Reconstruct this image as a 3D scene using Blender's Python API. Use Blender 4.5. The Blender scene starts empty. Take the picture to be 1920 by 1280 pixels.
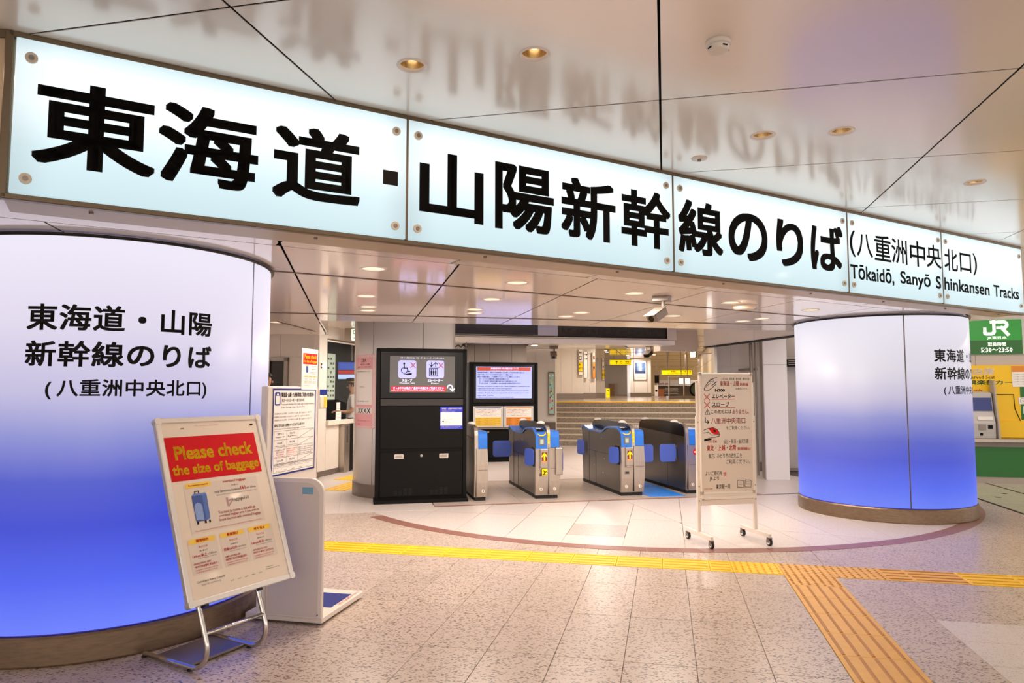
import bpy, bmesh, math, random
from mathutils import Vector, Matrix
random.seed(7)
SC = bpy.context.scene
COL = SC.collection
R = math.radians

# ------------------------------------------------------------------ camera, world, exposure
cd = bpy.data.cameras.new('camera'); cam = bpy.data.objects.new('camera', cd); COL.objects.link(cam)
cd.sensor_width = 36.0; cd.lens = 1300.0 / 1920 * 36.0; cd.clip_start = 0.05; cd.clip_end = 300
cam.location = (0, 0, 1.5); cam.rotation_euler = (R(90 + 4.18), 0, 0)
SC.camera = cam
w = bpy.data.worlds.new('world'); SC.world = w; w.use_nodes = True
w.node_tree.nodes['Background'].inputs[0].default_value = (1.0, 0.89, 0.83, 1)
w.node_tree.nodes['Background'].inputs[1].default_value = 2.0
SC.view_settings.view_transform = 'Standard'; SC.view_settings.look = 'None'
SC.view_settings.gamma = 1.0; SC.view_settings.exposure = 0.0; SC.view_settings.use_curve_mapping = False
SC.cycles.max_bounces = 14; SC.cycles.diffuse_bounces = 10; SC.cycles.glossy_bounces = 4
SC.cycles.transparent_max_bounces = 12
SC.cycles.sample_clamp_indirect = 6.0
WARM = (1.0, 0.87, 0.77)

def lamp(loc, power, size=0.12, color=WARM, spread=176, name='downlight_lamp', sy=None):
    l = bpy.data.lights.new(name, 'AREA'); l.shape = 'DISK' if sy is None else 'RECTANGLE'; l.size = size
    if sy: l.size_y = sy
    l.energy = power; l.color = color; l.spread = R(spread)
    o = bpy.data.objects.new(name, l); COL.objects.link(o); o.location = loc
    return o

# ------------------------------------------------------------------ frames of the building
GA, AA, SA = R(12.7), R(-12.4), R(30.45)       # gate hall, concourse grid, big sign
def G(u, v, z=0.0): return Vector((u*math.cos(GA) - v*math.sin(GA), u*math.sin(GA) + v*math.cos(GA), z))
def A(u, v, z=0.0): return Vector((u*math.cos(AA) - v*math.sin(AA), u*math.sin(AA) + v*math.cos(AA), z))
S0 = Vector((-2.361, 3.157, 0)); SD = Vector((math.cos(SA), math.sin(SA), 0)); SN = Vector((-math.sin(SA), math.cos(SA), 0))
def S(s, n, z=0.0): return S0 + SD*s + SN*n + Vector((0, 0, z))
CEIL, SOF = 3.2, 2.42

# ------------------------------------------------------------------ materials
MATS = {}
def srgb(c):
    if isinstance(c, str):
        c = tuple(int(c[i:i+2], 16)/255 for i in (0, 2, 4))
    return tuple((x/12.92 if x <= .04045 else ((x+.055)/1.055)**2.4) for x in c)
def mat(name, col, rough=.5, metal=0.0, coat=0.0, emit=None, estr=0.0, alpha=1.0, trans=0.0, noise=0.0, nscale=8.0, bump=0.0, bscale=60, spec=.5, aniso=None):
    if name in MATS: return MATS[name]
    m = bpy.data.materials.new(name); m.use_nodes = True; MATS[name] = m
    nt = m.node_tree; b = nt.nodes['Principled BSDF']
    c = srgb(col)
    b.inputs['Base Color'].default_value = (*c, 1); b.inputs['Roughness'].default_value = rough
    b.inputs['Metallic'].default_value = metal; b.inputs['Coat Weight'].default_value = coat
    b.inputs['Coat Roughness'].default_value = .06
    b.inputs['Specular IOR Level'].default_value = spec
    b.inputs['Alpha'].default_value = alpha; b.inputs['Transmission Weight'].default_value = trans
    if emit is not None:
        b.inputs['Emission Color'].default_value = (*srgb(emit), 1); b.inputs['Emission Strength'].default_value = estr
    if noise or bump:
        g = nt.nodes.new('ShaderNodeNewGeometry')
        n = nt.nodes.new('ShaderNodeTexNoise'); n.inputs['Scale'].default_value = nscale; n.inputs['Detail'].default_value = 4
        vec = g.outputs['Position']
        if aniso:
            mp = nt.nodes.new('ShaderNodeMapping'); mp.inputs['Scale'].default_value = aniso
            nt.links.new(vec, mp.inputs[0]); vec = mp.outputs[0]
        nt.links.new(vec, n.inputs['Vector'])
        if noise:
            r = nt.nodes.new('ShaderNodeValToRGB')
            r.color_ramp.elements[0].position = .3; r.color_ramp.elements[1].position = .7
            r.color_ramp.elements[0].color = (*[x*(1-noise) for x in c], 1); r.color_ramp.elements[1].color = (*[min(1, x*(1+noise)) for x in c], 1)
            nt.links.new(n.outputs['Fac'], r.inputs[0]); nt.links.new(r.outputs[0], b.inputs['Base Color'])
        if bump:
            n2 = nt.nodes.new('ShaderNodeTexNoise'); n2.inputs['Scale'].default_value = bscale
            nt.links.new(vec, n2.inputs['Vector'])
            bp = nt.nodes.new('ShaderNodeBump'); bp.inputs['Strength'].default_value = bump; bp.inputs['Distance'].default_value = .002
            nt.links.new(n2.outputs['Fac'], bp.inputs['Height']); nt.links.new(bp.outputs[0], b.inputs['Normal'])
    return m

def terrazzo(name, base, dark, dens=.30, scale=55, rough=.28, var=.06, stretch=2.2):
    m = bpy.data.materials.new(name); m.use_nodes = True; MATS[name] = m
    nt = m.node_tree; L = nt.links.new; N = nt.nodes.new; b = nt.nodes['Principled BSDF']
    g = N('ShaderNodeNewGeometry'); oi = N('ShaderNodeObjectInfo')
    warp = N('ShaderNodeTexNoise'); warp.inputs['Scale'].default_value = 25
    L(g.outputs['Position'], warp.inputs['Vector'])
    ws = N('ShaderNodeVectorMath'); ws.operation = 'SCALE'; ws.inputs[3].default_value = .012
    L(warp.outputs['Color'], ws.inputs[0])
    ad = N('ShaderNodeVectorMath'); ad.operation = 'ADD'; L(g.outputs['Position'], ad.inputs[0]); L(ws.outputs[0], ad.inputs[1])
    def layer(ang, sc, dn):
        mp = N('ShaderNodeMapping'); mp.inputs['Rotation'].default_value = (0, 0, ang); mp.inputs['Scale'].default_value = (1, stretch, 1)
        L(ad.outputs[0], mp.inputs[0])
        v = N('ShaderNodeTexVoronoi'); v.inputs['Scale'].default_value = sc; L(mp.outputs[0], v.inputs['Vector'])
        sep = N('ShaderNodeSeparateColor'); L(v.outputs['Color'], sep.inputs[0])
        th = N('ShaderNodeMath'); th.operation = 'MULTIPLY_ADD'; th.inputs[1].default_value = .62; th.inputs[2].default_value = dn - .40
        L(sep.outputs[0], th.inputs[0])
        lt = N('ShaderNodeMath'); lt.operation = 'LESS_THAN'; L(v.outputs['Distance'], lt.inputs[0]); L(th.outputs[0], lt.inputs[1])
        return lt
    l1, l2 = layer(.5, scale, dens), layer(-.7, scale*.75, dens-.1)
    mx = N('ShaderNodeMath'); mx.operation = 'MAXIMUM'; L(l1.outputs[0], mx.inputs[0]); L(l2.outputs[0], mx.inputs[1])
    n = N('ShaderNodeTexNoise'); n.inputs['Scale'].default_value = 1.3; n.inputs['Detail'].default_value = 5; L(g.outputs['Position'], n.inputs['Vector'])
    hs = N('ShaderNodeHueSaturation'); hs.inputs['Color'].default_value = (*srgb(base), 1)
    vv = N('ShaderNodeMath'); vv.operation = 'MULTIPLY_ADD'; vv.inputs[1].default_value = var*2; vv.inputs[2].default_value = 1-var*1.6
    rr = N('ShaderNodeMath'); rr.operation = 'MULTIPLY_ADD'; rr.inputs[1].default_value = var*1.2
    L(oi.outputs['Random'], rr.inputs[0]); L(n.outputs['Fac'], vv.inputs[0]); L(vv.outputs[0], rr.inputs[2]); L(rr.outputs[0], hs.inputs['Value'])
    mc = N('ShaderNodeMix'); mc.data_type = 'RGBA'; L(mx.outputs[0], mc.inputs[0]); L(hs.outputs[0], mc.inputs[6]); mc.inputs[7].default_value = (*srgb(dark), 1)
    L(mc.outputs[2], b.inputs['Base Color'])
    rg = N('ShaderNodeMath'); rg.operation = 'MULTIPLY_ADD'; rg.inputs[1].default_value = .06; rg.inputs[2].default_value = rough-.02
    L(n.outputs['Fac'], rg.inputs[0]); L(rg.outputs[0], b.inputs['Roughness'])
    return m

def ramp_emission(name, stops, strength, axis='z', generated=False, rough=.42, base='e6e6ea', mottle=.05, coat=.0):
    """a panel lit from behind: its glow follows the lamps inside the box"""
    m = bpy.data.materials.new(name); m.use_nodes = True; MATS[name] = m
    nt = m.node_tree; L = nt.links.new; N = nt.nodes.new; b = nt.nodes['Principled BSDF']
    b.inputs['Base Color'].default_value = (*[x*.13 for x in srgb(base)], 1); b.inputs['Roughness'].default_value = rough
    b.inputs['Coat Weight'].default_value = coat; b.inputs['Coat Roughness'].default_value = .08; b.inputs['Specular IOR Level'].default_value = .14
    tc = N('ShaderNodeTexCoord'); sx = N('ShaderNodeSeparateXYZ'); L(tc.outputs['Generated' if generated else 'Object'], sx.inputs[0])
    no = N('ShaderNodeTexNoise'); no.inputs['Scale'].default_value = 2.2; no.inputs['Detail'].default_value = 3
    mp = N('ShaderNodeMapping'); mp.inputs['Scale'].default_value = (1, 1, .25); L(tc.outputs['Object'], mp.inputs[0]); L(mp.outputs[0], no.inputs['Vector'])
    ma = N('ShaderNodeMath'); ma.operation = 'MULTIPLY_ADD'; ma.inputs[1].default_value = mottle*2; L(no.outputs['Fac'], ma.inputs[0])
    sub = N('ShaderNodeMath'); sub.operation = 'SUBTRACT'; sub.inputs[1].default_value = mottle
    L(sx.outputs['XYZ'.index(axis.upper())], sub.inputs[0]); L(sub.outputs[0], ma.inputs[2])
    lo, hi = stops[0][0], stops[-1][0]
    mr = N('ShaderNodeMapRange'); mr.inputs[1].default_value = lo; mr.inputs[2].default_value = hi; L(ma.outputs[0], mr.inputs[0])
    r = N('ShaderNodeValToRGB'); cr = r.color_ramp
    while len(cr.elements) < len(stops): cr.elements.new(.5)
    for e, (p, c) in zip(cr.elements, stops):
        e.position = (p-lo)/(hi-lo); e.color = (*srgb(c), 1)
    L(mr.outputs[0], r.inputs[0])
    out = r.outputs[0]
    if generated:   # lamps stop short of the two ends of each panel
        a1 = N('ShaderNodeMath'); a1.operation = 'PINGPONG'; a1.inputs[1].default_value = .5; L(sx.outputs[0], a1.inputs[0])
        m1 = N('ShaderNodeMapRange'); m1.interpolation_type = 'SMOOTHSTEP'; m1.inputs[1].default_value = -.02; m1.inputs[2].default_value = .1; m1.inputs[3].default_value = .80; m1.inputs[4].default_value = 1
        L(a1.outputs[0], m1.inputs[0])
        mm = N('ShaderNodeMix'); mm.data_type = 'RGBA'; mm.blend_type = 'MULTIPLY'; mm.inputs[0].default_value = 1
        L(out, mm.inputs[6]); L(m1.outputs[0], mm.inputs[7]); out = mm.outputs[2]
    L(out, b.inputs['Emission Color']); b.inputs['Emission Strength'].default_value = strength
    return m

M_CEIL = mat('ceiling_panel_gloss', 'efe6dc', .3, coat=1.0)
for _n, _v in (('Coat IOR', 1.95), ('Coat Roughness', .16)): M_CEIL.node_tree.nodes['Principled BSDF'].inputs[_n].default_value = _v
M_SOF = mat('soffit_panel_gloss', 'f6ece4', .11, coat=.2, spec=.5)
M_VOID = mat('plenum_dark', '191715', .8)
M_GROOVE = mat('soffit_groove_brown', '7a6450', .35, metal=.3)
M_WALL = mat('wall_panel_white', 'dcd6cd', .32, noise=.02)
M_WALL2 = mat('wall_panel_grey', 'c3bdb6', .34, noise=.02)
M_COLW = mat('column_white', 'efebe5', .22, coat=.2)
M_FRAME = mat('bronze_frame', '6a5a46', .38, metal=.6)
M_FASC = mat('fascia_beige', 'b79f80', .4)
M_STEEL = mat('brushed_steel', 'b8aea2', .30, metal=.92, noise=.07, nscale=3, aniso=(30, 30, 1.2))
M_STEELD = mat('brushed_steel_dark', '8a8078', .34, metal=.85, noise=.08, nscale=3, aniso=(1.2, 1.2, 40))
M_BASE = mat('pillar_base_steel', '88735c', .36, metal=.75, noise=.14, nscale=5, aniso=(3, 3, 14))
M_CHROME = mat('chrome_tube', 'c9c4bd', .16, metal=1)
M_ALU = mat('aluminium', 'd2ccc4', .32, metal=.55)
M_BLACK = mat('black_paint', '090806', .45, spec=.14)
M_BLACK2 = mat('black_door', '0d0b09', .5, spec=.16)
M_RUBBER = mat('rubber_black', '121212', .7)
M_SMOKE = mat('smoked_hood', '050505', .22, spec=.3)
M_GATE = mat('gate_side_steel', '6d655c', .30, metal=.8, noise=.05, nscale=2)
M_BLUE = mat('blue_plastic', '1f6fd0', .35, coat=.2)
M_FLAP = mat('blue_flap', '4a63c0', .45)
M_MAT = mat('blue_floor_mat', '1f7fe0', .6)
M_YEL = mat('tactile_yellow', 'eebe0e', .42, noise=.07, nscale=14)
M_YELD = mat('tactile_yellow_bar', 'd29a06', .42, noise=.07, nscale=14)
M_YELW = mat('tactile_worn', 'd8a448', .45, noise=.06, nscale=14)
M_YELWD = mat('tactile_worn_bar', 'a8701a', .45, noise=.06, nscale=14)
M_TERR = terrazzo('terrazzo_speckled', 'c0afa1', '5a4b3e', dens=.295, scale=50)
M_TERRL = terrazzo('terrazzo_light', 'cbc2bc', 'aa9f94', dens=.22, scale=60, rough=.31, var=.05)
M_TERRG = terrazzo('terrazzo_grey', 'bfb2a6', 'a09284', dens=.28, scale=90, rough=.24, var=.05)
M_TERRD = terrazzo('terrazzo_grey_tile', 'bdb3ad', '9a908a', dens=.28, scale=90, rough=.24, var=.03)
M_GROUT = mat('grout', '5d5247', .7)
M_RING = mat('ring_brown', '8d6459', .34, noise=.06, nscale=20)
M_STAIR = terrazzo('stair_granite', 'a2978a', '6f665c', dens=.36, scale=55, rough=.4)
M_NOSE = mat('stair_nosing', 'd8cdbd', .4)
M_BLK = mat('ink_black', '17130f', .5, spec=.12)
M_RED = mat('ink_red', 'd01f22', .5, spec=.12)
M_PINKINK = mat('ink_red_soft', 'c2504a', .5, spec=.12)
M_YELI = mat('ink_yellow', 'ffe01c', .5, spec=.12)
M_WHT = mat('print_white', 'f1ece4', .5)
M_PAPER = mat('paper_cream', 'dcccb8', .38, coat=.3)
M_BOARD = mat('whiteboard', 'd3c6b5', .22, coat=.3)
M_NAVY = mat('ink_navy', '24307c', .5, spec=.12)
M_REDP = mat('panel_red', 'c60f18', .4, spec=.12)
M_GREY = mat('ink_grey', '6b645c', .5)
M_ORNG = mat('ink_orange', 'e08a2a', .5)
M_TAG = mat('tag_yellow', 'e9bf3e', .5)
M_POSTW = mat('post_white', 'e2d8cb', .38)
M_CARD = mat('gauge_white', 'd9cfc4', .42)
M_SIGNG = mat('sign_green', '1f8a2c', .35, emit='1f8a2c', estr=.35)
M_SIGNGD = mat('sign_green_dark', '175c16', .35, emit='175c16', estr=.25)
M_CTRG = mat('counter_green', '1a6a22', .35)
M_SIGNY = mat('sign_yellow_lit', 'ffd800', .4, emit='ffdc00', estr=.9)
M_YELWALL = mat('yellow_panel', 'f2c400', .35)
M_GLASS = mat('clear_glass', '20282a', .03, alpha=.06, spec=.6)
M_LITW = mat('lit_white', 'ffffff', .4, emit='fff6e6', estr=1.3)
M_LAMP = mat('lamp_glow', 'ffffff', .4, emit='fff0d8', estr=5.0)
M_LAMPG = mat('lamp_glow_gold', 'ffe8c8', .4, emit='ffe6c4', estr=1.6)
M_GOLD = mat('gold_reflector', 'ecd09c', .22, metal=.9)
M_TRIM = mat('lamp_trim', 'e6ddd4', .35)

# ------------------------------------------------------------------ mesh helpers
class B:
    def __init__(s): s.v = []; s.f = []; s.mi = []; s.cur = 0; s.sm = []
    def face(s, pts, smooth=False):
        i = len(s.v); s.v += [tuple(p) for p in pts]; s.f.append(tuple(range(i, i+len(pts)))); s.mi.append(s.cur); s.sm.append(smooth); return s
    def raw(s, vs, fs, smooth=False):
        i = len(s.v); s.v += [tuple(p) for p in vs]
        for f in fs: s.f.append(tuple(i+k for k in f)); s.mi.append(s.cur); s.sm.append(smooth)
        return s
    def bx(s, x0, x1, y0, y1, z0, z1):
        vs = [(x0,y0,z0),(x1,y0,z0),(x1,y1,z0),(x0,y1,z0),(x0,y0,z1),(x1,y0,z1),(x1,y1,z1),(x0,y1,z1)]
        return s.raw(vs, [(3,2,1,0),(4,5,6,7),(0,1,5,4),(1,2,6,5),(2,3,7,6),(3,0,4,7)])
    def prism(s, poly, a0, a1, axis='z'):
        """poly: 2D points (counter-clockwise); axis z: (x,y), x: (y,z), y: (x,z)"""
        n = len(poly)
        def P(p, a): return (p[0], p[1], a) if axis == 'z' else ((a, p[0], p[1]) if axis == 'x' else (p[0], a, p[1]))
        vs = [P(p, a0) for p in poly] + [P(p, a1) for p in poly]
        fs = [tuple(range(n-1, -1, -1)), tuple(range(n, 2*n))] + [(i, (i+1) % n, n+(i+1) % n, n+i) for i in range(n)]
        return s.raw(vs, fs)
    def lathe(s, prof, n=24, c=(0, 0, 0), axis='z', a0=0.0, a1=2*math.pi, smooth=True, sx=1.0):
        full = abs(a1-a0-2*math.pi) < 1e-6; m = n if full else n+1
        vs = []
        for k in range(m):
            a = a0+(a1-a0)*k/n; ca, sa = math.cos(a), math.sin(a)
            for r, h in prof:
                p = (r*ca*sx, r*sa, h) if axis == 'z' else ((h, r*ca, r*sa) if axis == 'x' else (r*ca, h, r*sa))
                vs.append((p[0]+c[0], p[1]+c[1], p[2]+c[2]))
        q = len(prof); fs = []
        for k in range(n):
            k2 = (k+1) % m
            for j in range(q-1): fs.append((k*q+j, k2*q+j, k2*q+j+1, k*q+j+1))
        return s.raw(vs, fs, smooth)
    def cyl(s, c, r, h0, h1, axis='z', n=20, r2=None):
        r2 = r if r2 is None else r2
        return s.lathe([(0.0001, h0), (r, h0), (r2, h1), (0.0001, h1)], n, c, axis, smooth=False)
    def tube(s, path, r, n=10, closed=False):
        P = [Vector(p) for p in path]; m = len(P); vs = []
        up = None
        for i, p in enumerate(P):
            t = (P[min(i+1, m-1)] - P[max(i-1, 0)]).normalized()
            if up is None:
                up = t.orthogonal().normalized()
            up = (up - t*up.dot(t)).normalized(); bi = t.cross(up)
            for k in range(n):
                a = 2*math.pi*k/n; vs.append(p + up*math.cos(a)*r + bi*math.sin(a)*r)
        fs = [(i*n+k, i*n+(k+1) % n, (i+1)*n+(k+1) % n, (i+1)*n+k) for i in range(m-1) for k in range(n)]
        s.raw(vs, fs, True)
        s.raw(vs[:n], [tuple(range(n-1, -1, -1))]); s.raw(vs[-n:], [tuple(range(n))]); return s
    def quad(s, x0, x1, z0, z1, y=0.0): return s.face([(x0,y,z0),(x1,y,z0),(x1,y,z1),(x0,y,z1)])
    def rrect(s, x0, x1, z0, z1, r, y0, y1, n=5):
        return s.prism(rr(x0, x1, z0, z1, r, n), y0, y1, 'y')
    def mesh(s, name, mats, bevel=0.0, fix=True, seg=1):
        me = bpy.data.meshes.new(name); me.from_pydata(s.v, [], s.f)
        for m in (mats if isinstance(mats, (list, tuple)) else [mats]): me.materials.append(m)
        me.polygons.foreach_set('material_index', s.mi); me.polygons.foreach_set('use_smooth', s.sm)
        if fix or bevel:
            bm = bmesh.new(); bm.from_mesh(me); bmesh.ops.remove_doubles(bm, verts=bm.verts, dist=1e-5)
            bmesh.ops.recalc_face_normals(bm, faces=bm.faces)
            if bevel:
                es = [e for e in bm.edges if len(e.link_faces) == 2 and e.calc_face_angle(0) > .5]
                bmesh.ops.bevel(bm, geom=es, offset=bevel, segments=seg, profile=.5, affect='EDGES', clamp_overlap=True)
            bm.to_mesh(me); bm.free()
        return me
def rr(x0, x1, z0, z1, r, n=5):
    out = []
    for cx, cz, a in ((x1-r, z0+r, -90), (x1-r, z1-r, 0), (x0+r, z1-r, 90), (x0+r, z0+r, 180)):
        for k in range(n+1):
            t = R(a+90*k/n); out.append((cx+r*math.cos(t), cz+r*math.sin(t)))
    return out
def link(name, me, parent=None, loc=None, rot=None):
    o = bpy.data.objects.new(name, me); COL.objects.link(o)
    if parent: o.parent = parent
    if loc is not None: o.location = loc
    if rot is not None: o.rotation_euler = rot
    return o
def part(name, b, m, parent, bevel=0.0, fix=True, seg=1, label=None, stuff=False):
    o = link(name, b.mesh(name, m, bevel, fix, seg), parent)
    if label: o['label'] = label
    if stuff: o['kind'] = 'stuff'
    return o
def tag(o, label, cat, group=None):
    o['label'] = label; o['category'] = cat
    if group: o['group'] = group
    return o
def thing(name, label, cat, loc, rotz=0.0, group=None, rot=None):
    o = bpy.data.objects.new(name, None); COL.objects.link(o); o.location = loc
    o.rotation_euler = rot if rot else (0, 0, rotz); o.empty_display_size = .1
    return tag(o, label, cat, group)
def struct(name, b=None, m=None, loc=(0, 0, 0), rotz=0.0, bevel=0.0, fix=True):
    o = link(name, b.mesh(name, m, bevel, fix) if b else None, None, loc, (0, 0, rotz)); o['kind'] = 'structure'
    return o
def dup(root, loc, rotz=None, label=None):
    r = root.copy(); COL.objects.link(r); r.location = loc
    if rotz is not None: r.rotation_euler = (0, 0, rotz)
    if label: r['label'] = label
    for ch in list(root.children):
        c = ch.copy(); COL.objects.link(c); c.parent = r
        for g in list(ch.children):
            d = g.copy(); COL.objects.link(d); d.parent = c
    return r

# --- 2D polygons
def clip(poly, px, py, nx, ny):
    """keep the side where (p-P).n <= 0"""
    out = []; n = len(poly)
    for i in range(n):
        a, b = poly[i], poly[(i+1) % n]
        da = (a[0]-px)*nx+(a[1]-py)*ny; db = (b[0]-px)*nx+(b[1]-py)*ny
        if da <= 0: out.append(a)
        if (da < 0 < db) or (db < 0 < da):
            t = da/(da-db); out.append((a[0]+(b[0]-a[0])*t, a[1]+(b[1]-a[1])*t))
    return out
def area(p): return .5*sum(p[i][0]*p[(i+1) % len(p)][1]-p[(i+1) % len(p)][0]*p[i][1] for i in range(len(p)))
def inset(poly, d):
    if area(poly) < 0: poly = poly[::-1]
    out = poly; n = len(poly)
    for i in range(n):
        a, b = poly[i], poly[(i+1) % n]; ex, ey = b[0]-a[0], b[1]-a[1]; l = math.hypot(ex, ey)
        if l < 1e-6: continue
        nx, ny = ey/l, -ex/l
        out = clip(out, a[0]-nx*d, a[1]-ny*d, nx, ny)
        if len(out) < 3: return []
    return out
def split(polys, P, n):
    out = []
    for p in polys:
        for sg in (1, -1):
            q = clip(p, P[0], P[1], n[0]*sg, n[1]*sg)
            if len(q) >= 3 and abs(area(q)) > 1e-4: out.append(q)
    return out
def plate(poly, z0, z1, holes=()):
    """a flat plate with round holes, as raw geometry from a filled 2D curve"""
    cu = bpy.data.curves.new('plate', 'CURVE'); cu.dimensions = '2D'; cu.fill_mode = 'BOTH'; cu.extrude = abs(z1-z0)/2
    def spl(pts):
        sp = cu.splines.new('POLY'); sp.points.add(len(pts)-1); sp.use_cyclic_u = True
        for q, p in zip(sp.points, pts): q.co = (p[0], p[1], 0, 1)
    spl(poly)
    for (hx, hy, hr) in holes: spl([(hx+hr*math.cos(k*math.pi/14), hy+hr*math.sin(k*math.pi/14)) for k in range(28)])
    ob = bpy.data.objects.new('plate', cu); me = ob.to_mesh()
    b = B(); b.raw([(v.co.x, v.co.y, v.co.z+(z0+z1)/2) for v in me.vertices], [tuple(p.vertices) for p in me.polygons])
    ob.to_mesh_clear(); bpy.data.objects.remove(ob); bpy.data.curves.remove(cu)
    return b
def inside(poly, x, y):
    c = False; n = len(poly)
    for i in range(n):
        (x1, y1), (x2, y2) = poly[i], poly[(i+1) % n]
        if (y1 > y) != (y2 > y) and x < (x2-x1)*(y-y1)/(y2-y1)+x1: c = not c
    return c

# --- lettering
_TC = {}
def glyphs(s, bold=0.0, res=2):
    k = (s, bold, res)
    if k not in _TC:
        cu = bpy.data.curves.new('t', 'FONT'); cu.body = s; cu.size = 1; cu.resolution_u = res
        ob = bpy.data.objects.new('t', cu); me = ob.to_mesh()
        vs = [(v.co.x, v.co.y) for v in me.vertices]; fs = [tuple(p.vertices) for p in me.polygons]
        if bold:                                   # heavier strokes: the outline laid down again around itself
            nd = 16 if res > 2 else 4; v0, f0, m_ = vs, fs, len(vs); vs, fs = [], []
            for k in range(nd):
                dx, dy = ((bold, bold), (-bold, bold), (-bold, -bold), (bold, -bold), (bold, 0), (-bold, 0), (0, bold), (0, -bold), (bold, bold/2), (bold, -bold/2), (-bold, bold/2), (-bold, -bold/2), (bold/2, bold), (-bold/2, bold), (bold/2, -bold), (-bold/2, -bold))[k]
                fs = fs+[tuple(i+k*m_ for i in f) for f in f0]; vs = vs+[(x+dx, y+dy) for x, y in v0]
        ob.to_mesh_clear(); bpy.data.objects.remove(ob); bpy.data.curves.remove(cu)
        xs = [v[0] for v in vs] or [0, 1]; ys = [v[1] for v in vs] or [0, 1]
        _TC[k] = (vs, fs, min(xs), max(xs), min(ys), max(ys))
    return _TC[k]
class T:
    """flat print on a part: collects lines of text, one mesh per ink"""
    def __init__(s, parent, y=-.002, name='lettering'): s.p = parent; s.y = y; s.d = {}; s.name = name
    def t(s, txt, x0, x1, z0, z1, m=None, bold=0.0, res=1, keep=False, skew=0.0):
        vs, fs, a, b_, c, d = glyphs(txt, bold, res); m = m or M_BLK
        sx = (x1-x0)/max(b_-a, 1e-6); sz = (z1-z0)/max(d-c, 1e-6)
        if keep: sx = sz
        own = (x1-x0)*(z1-z0) > .0022 and s.name == 'lettering'
        if own and ' ' in txt.strip() and not s.hold:      # each word of a large line by itself
            pre = ''; k = (x1-x0)/max(b_-a, 1e-6); kz = (z1-z0)/max(d-c, 1e-6)
            for w_ in txt.split(' '):
                if w_:
                    e = glyphs(pre+w_, bold, res)[3]; gw = glyphs(w_, bold, res)
                    s.t(w_, x0+(e-(gw[3]-gw[2])-a)*k, x0+(e-a)*k, z0+(gw[4]-c)*kz, z0+(gw[5]-c)*kz, m, bold, res)
                pre += w_+' '
            return s
        bb = B() if own else s.d.setdefault(m.name, B())
        bb.raw([(x0+(v[0]-a)*sx+skew*(v[1]-c)*sz, s.y, z0+(v[1]-c)*sz) for v in vs], fs)
        if own and s.p is not None and not s.hold: part(s.name, bb, m, s.p, fix=False)
        elif own: s.d.setdefault(m.name, B()).raw(bb.v, bb.f)
        return s
    hold = False
    def q(s, x0, x1, z0, z1, m, dy=0.0):
        if abs((x1-x0)*(z1-z0)) > .0025: part('colour_block', B().quad(x0, x1, z0, z1, s.y+dy), m, s.p, fix=False); return s
        s.d.setdefault(m.name, B()).quad(x0, x1, z0, z1, s.y+dy); return s
    def poly(s, pts, m, dy=0.0):
        s.d.setdefault(m.name, B()).face([(p[0], s.y+dy, p[1]) for p in pts]); return s
    def line(s, pts, wd, m, dy=0.0):
        for (x0, z0), (x1, z1) in zip(pts[:-1], pts[1:]):
            l = math.hypot(x1-x0, z1-z0) or 1e-6; dx, dz = (x1-x0)/l*wd/2, (z1-z0)/l*wd/2
            s.poly([(x0-dx+dz, z0-dz-dx), (x1+dx+dz, z1+dz-dx), (x1+dx-dz, z1+dz+dx), (x0-dx-dz, z0-dz+dx)], m, dy)
        return s
    def done(s):
        for k, b in s.d.items(): part(s.name, b, MATS[k], s.p, fix=False, stuff=len(b.f) > 40)
def bend(b, r, a0, cut=.025):
    """wrap flat (x,z) print at y onto a cylinder of radius r (outer side), x=0 at angle a0"""
    bm = bmesh.new(); me = b.mesh('tmp', M_BLK, fix=True); bm.from_mesh(me)
    xs = [v.co.x for v in bm.verts]
    if xs:
        x = min(xs)+cut
        while x < max(xs):
            bmesh.ops.bisect_plane(bm, geom=bm.verts[:]+bm.edges[:]+bm.faces[:], plane_co=(x, 0, 0), plane_no=(1, 0, 0)); x += cut
    for v in bm.verts:
        a = a0+v.co.x/r; rad = r-v.co.y
        v.co = (rad*math.cos(a), rad*math.sin(a), v.co.z)
    out = B(); bm.verts.index_update()
    out.raw([tuple(v.co) for v in bm.verts], [tuple(v.index for v in f.verts) for f in bm.faces]); bm.free(); bpy.data.meshes.remove(me)
    return out
def char_mesh(txt, x0, x1, z0, z1, y, bold=0.0, res=4):
    vs, fs, a, b_, c, d = glyphs(txt, bold, res)
    return B().raw([(x0+(v[0]-a)*(x1-x0)/(b_-a), y, z0+(v[1]-c)*(z1-z0)/(d-c)) for v in vs], fs)

def ray(px, py, Y):
    c, s = math.cos(R(4.18)), math.sin(R(4.18)); a, b_ = (px-960)/1300, (640-py)/1300
    r = Vector((a, c-b_*s, s+b_*c)); return Vector((0, 0, 1.5))+r*(Y/r.y)
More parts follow.
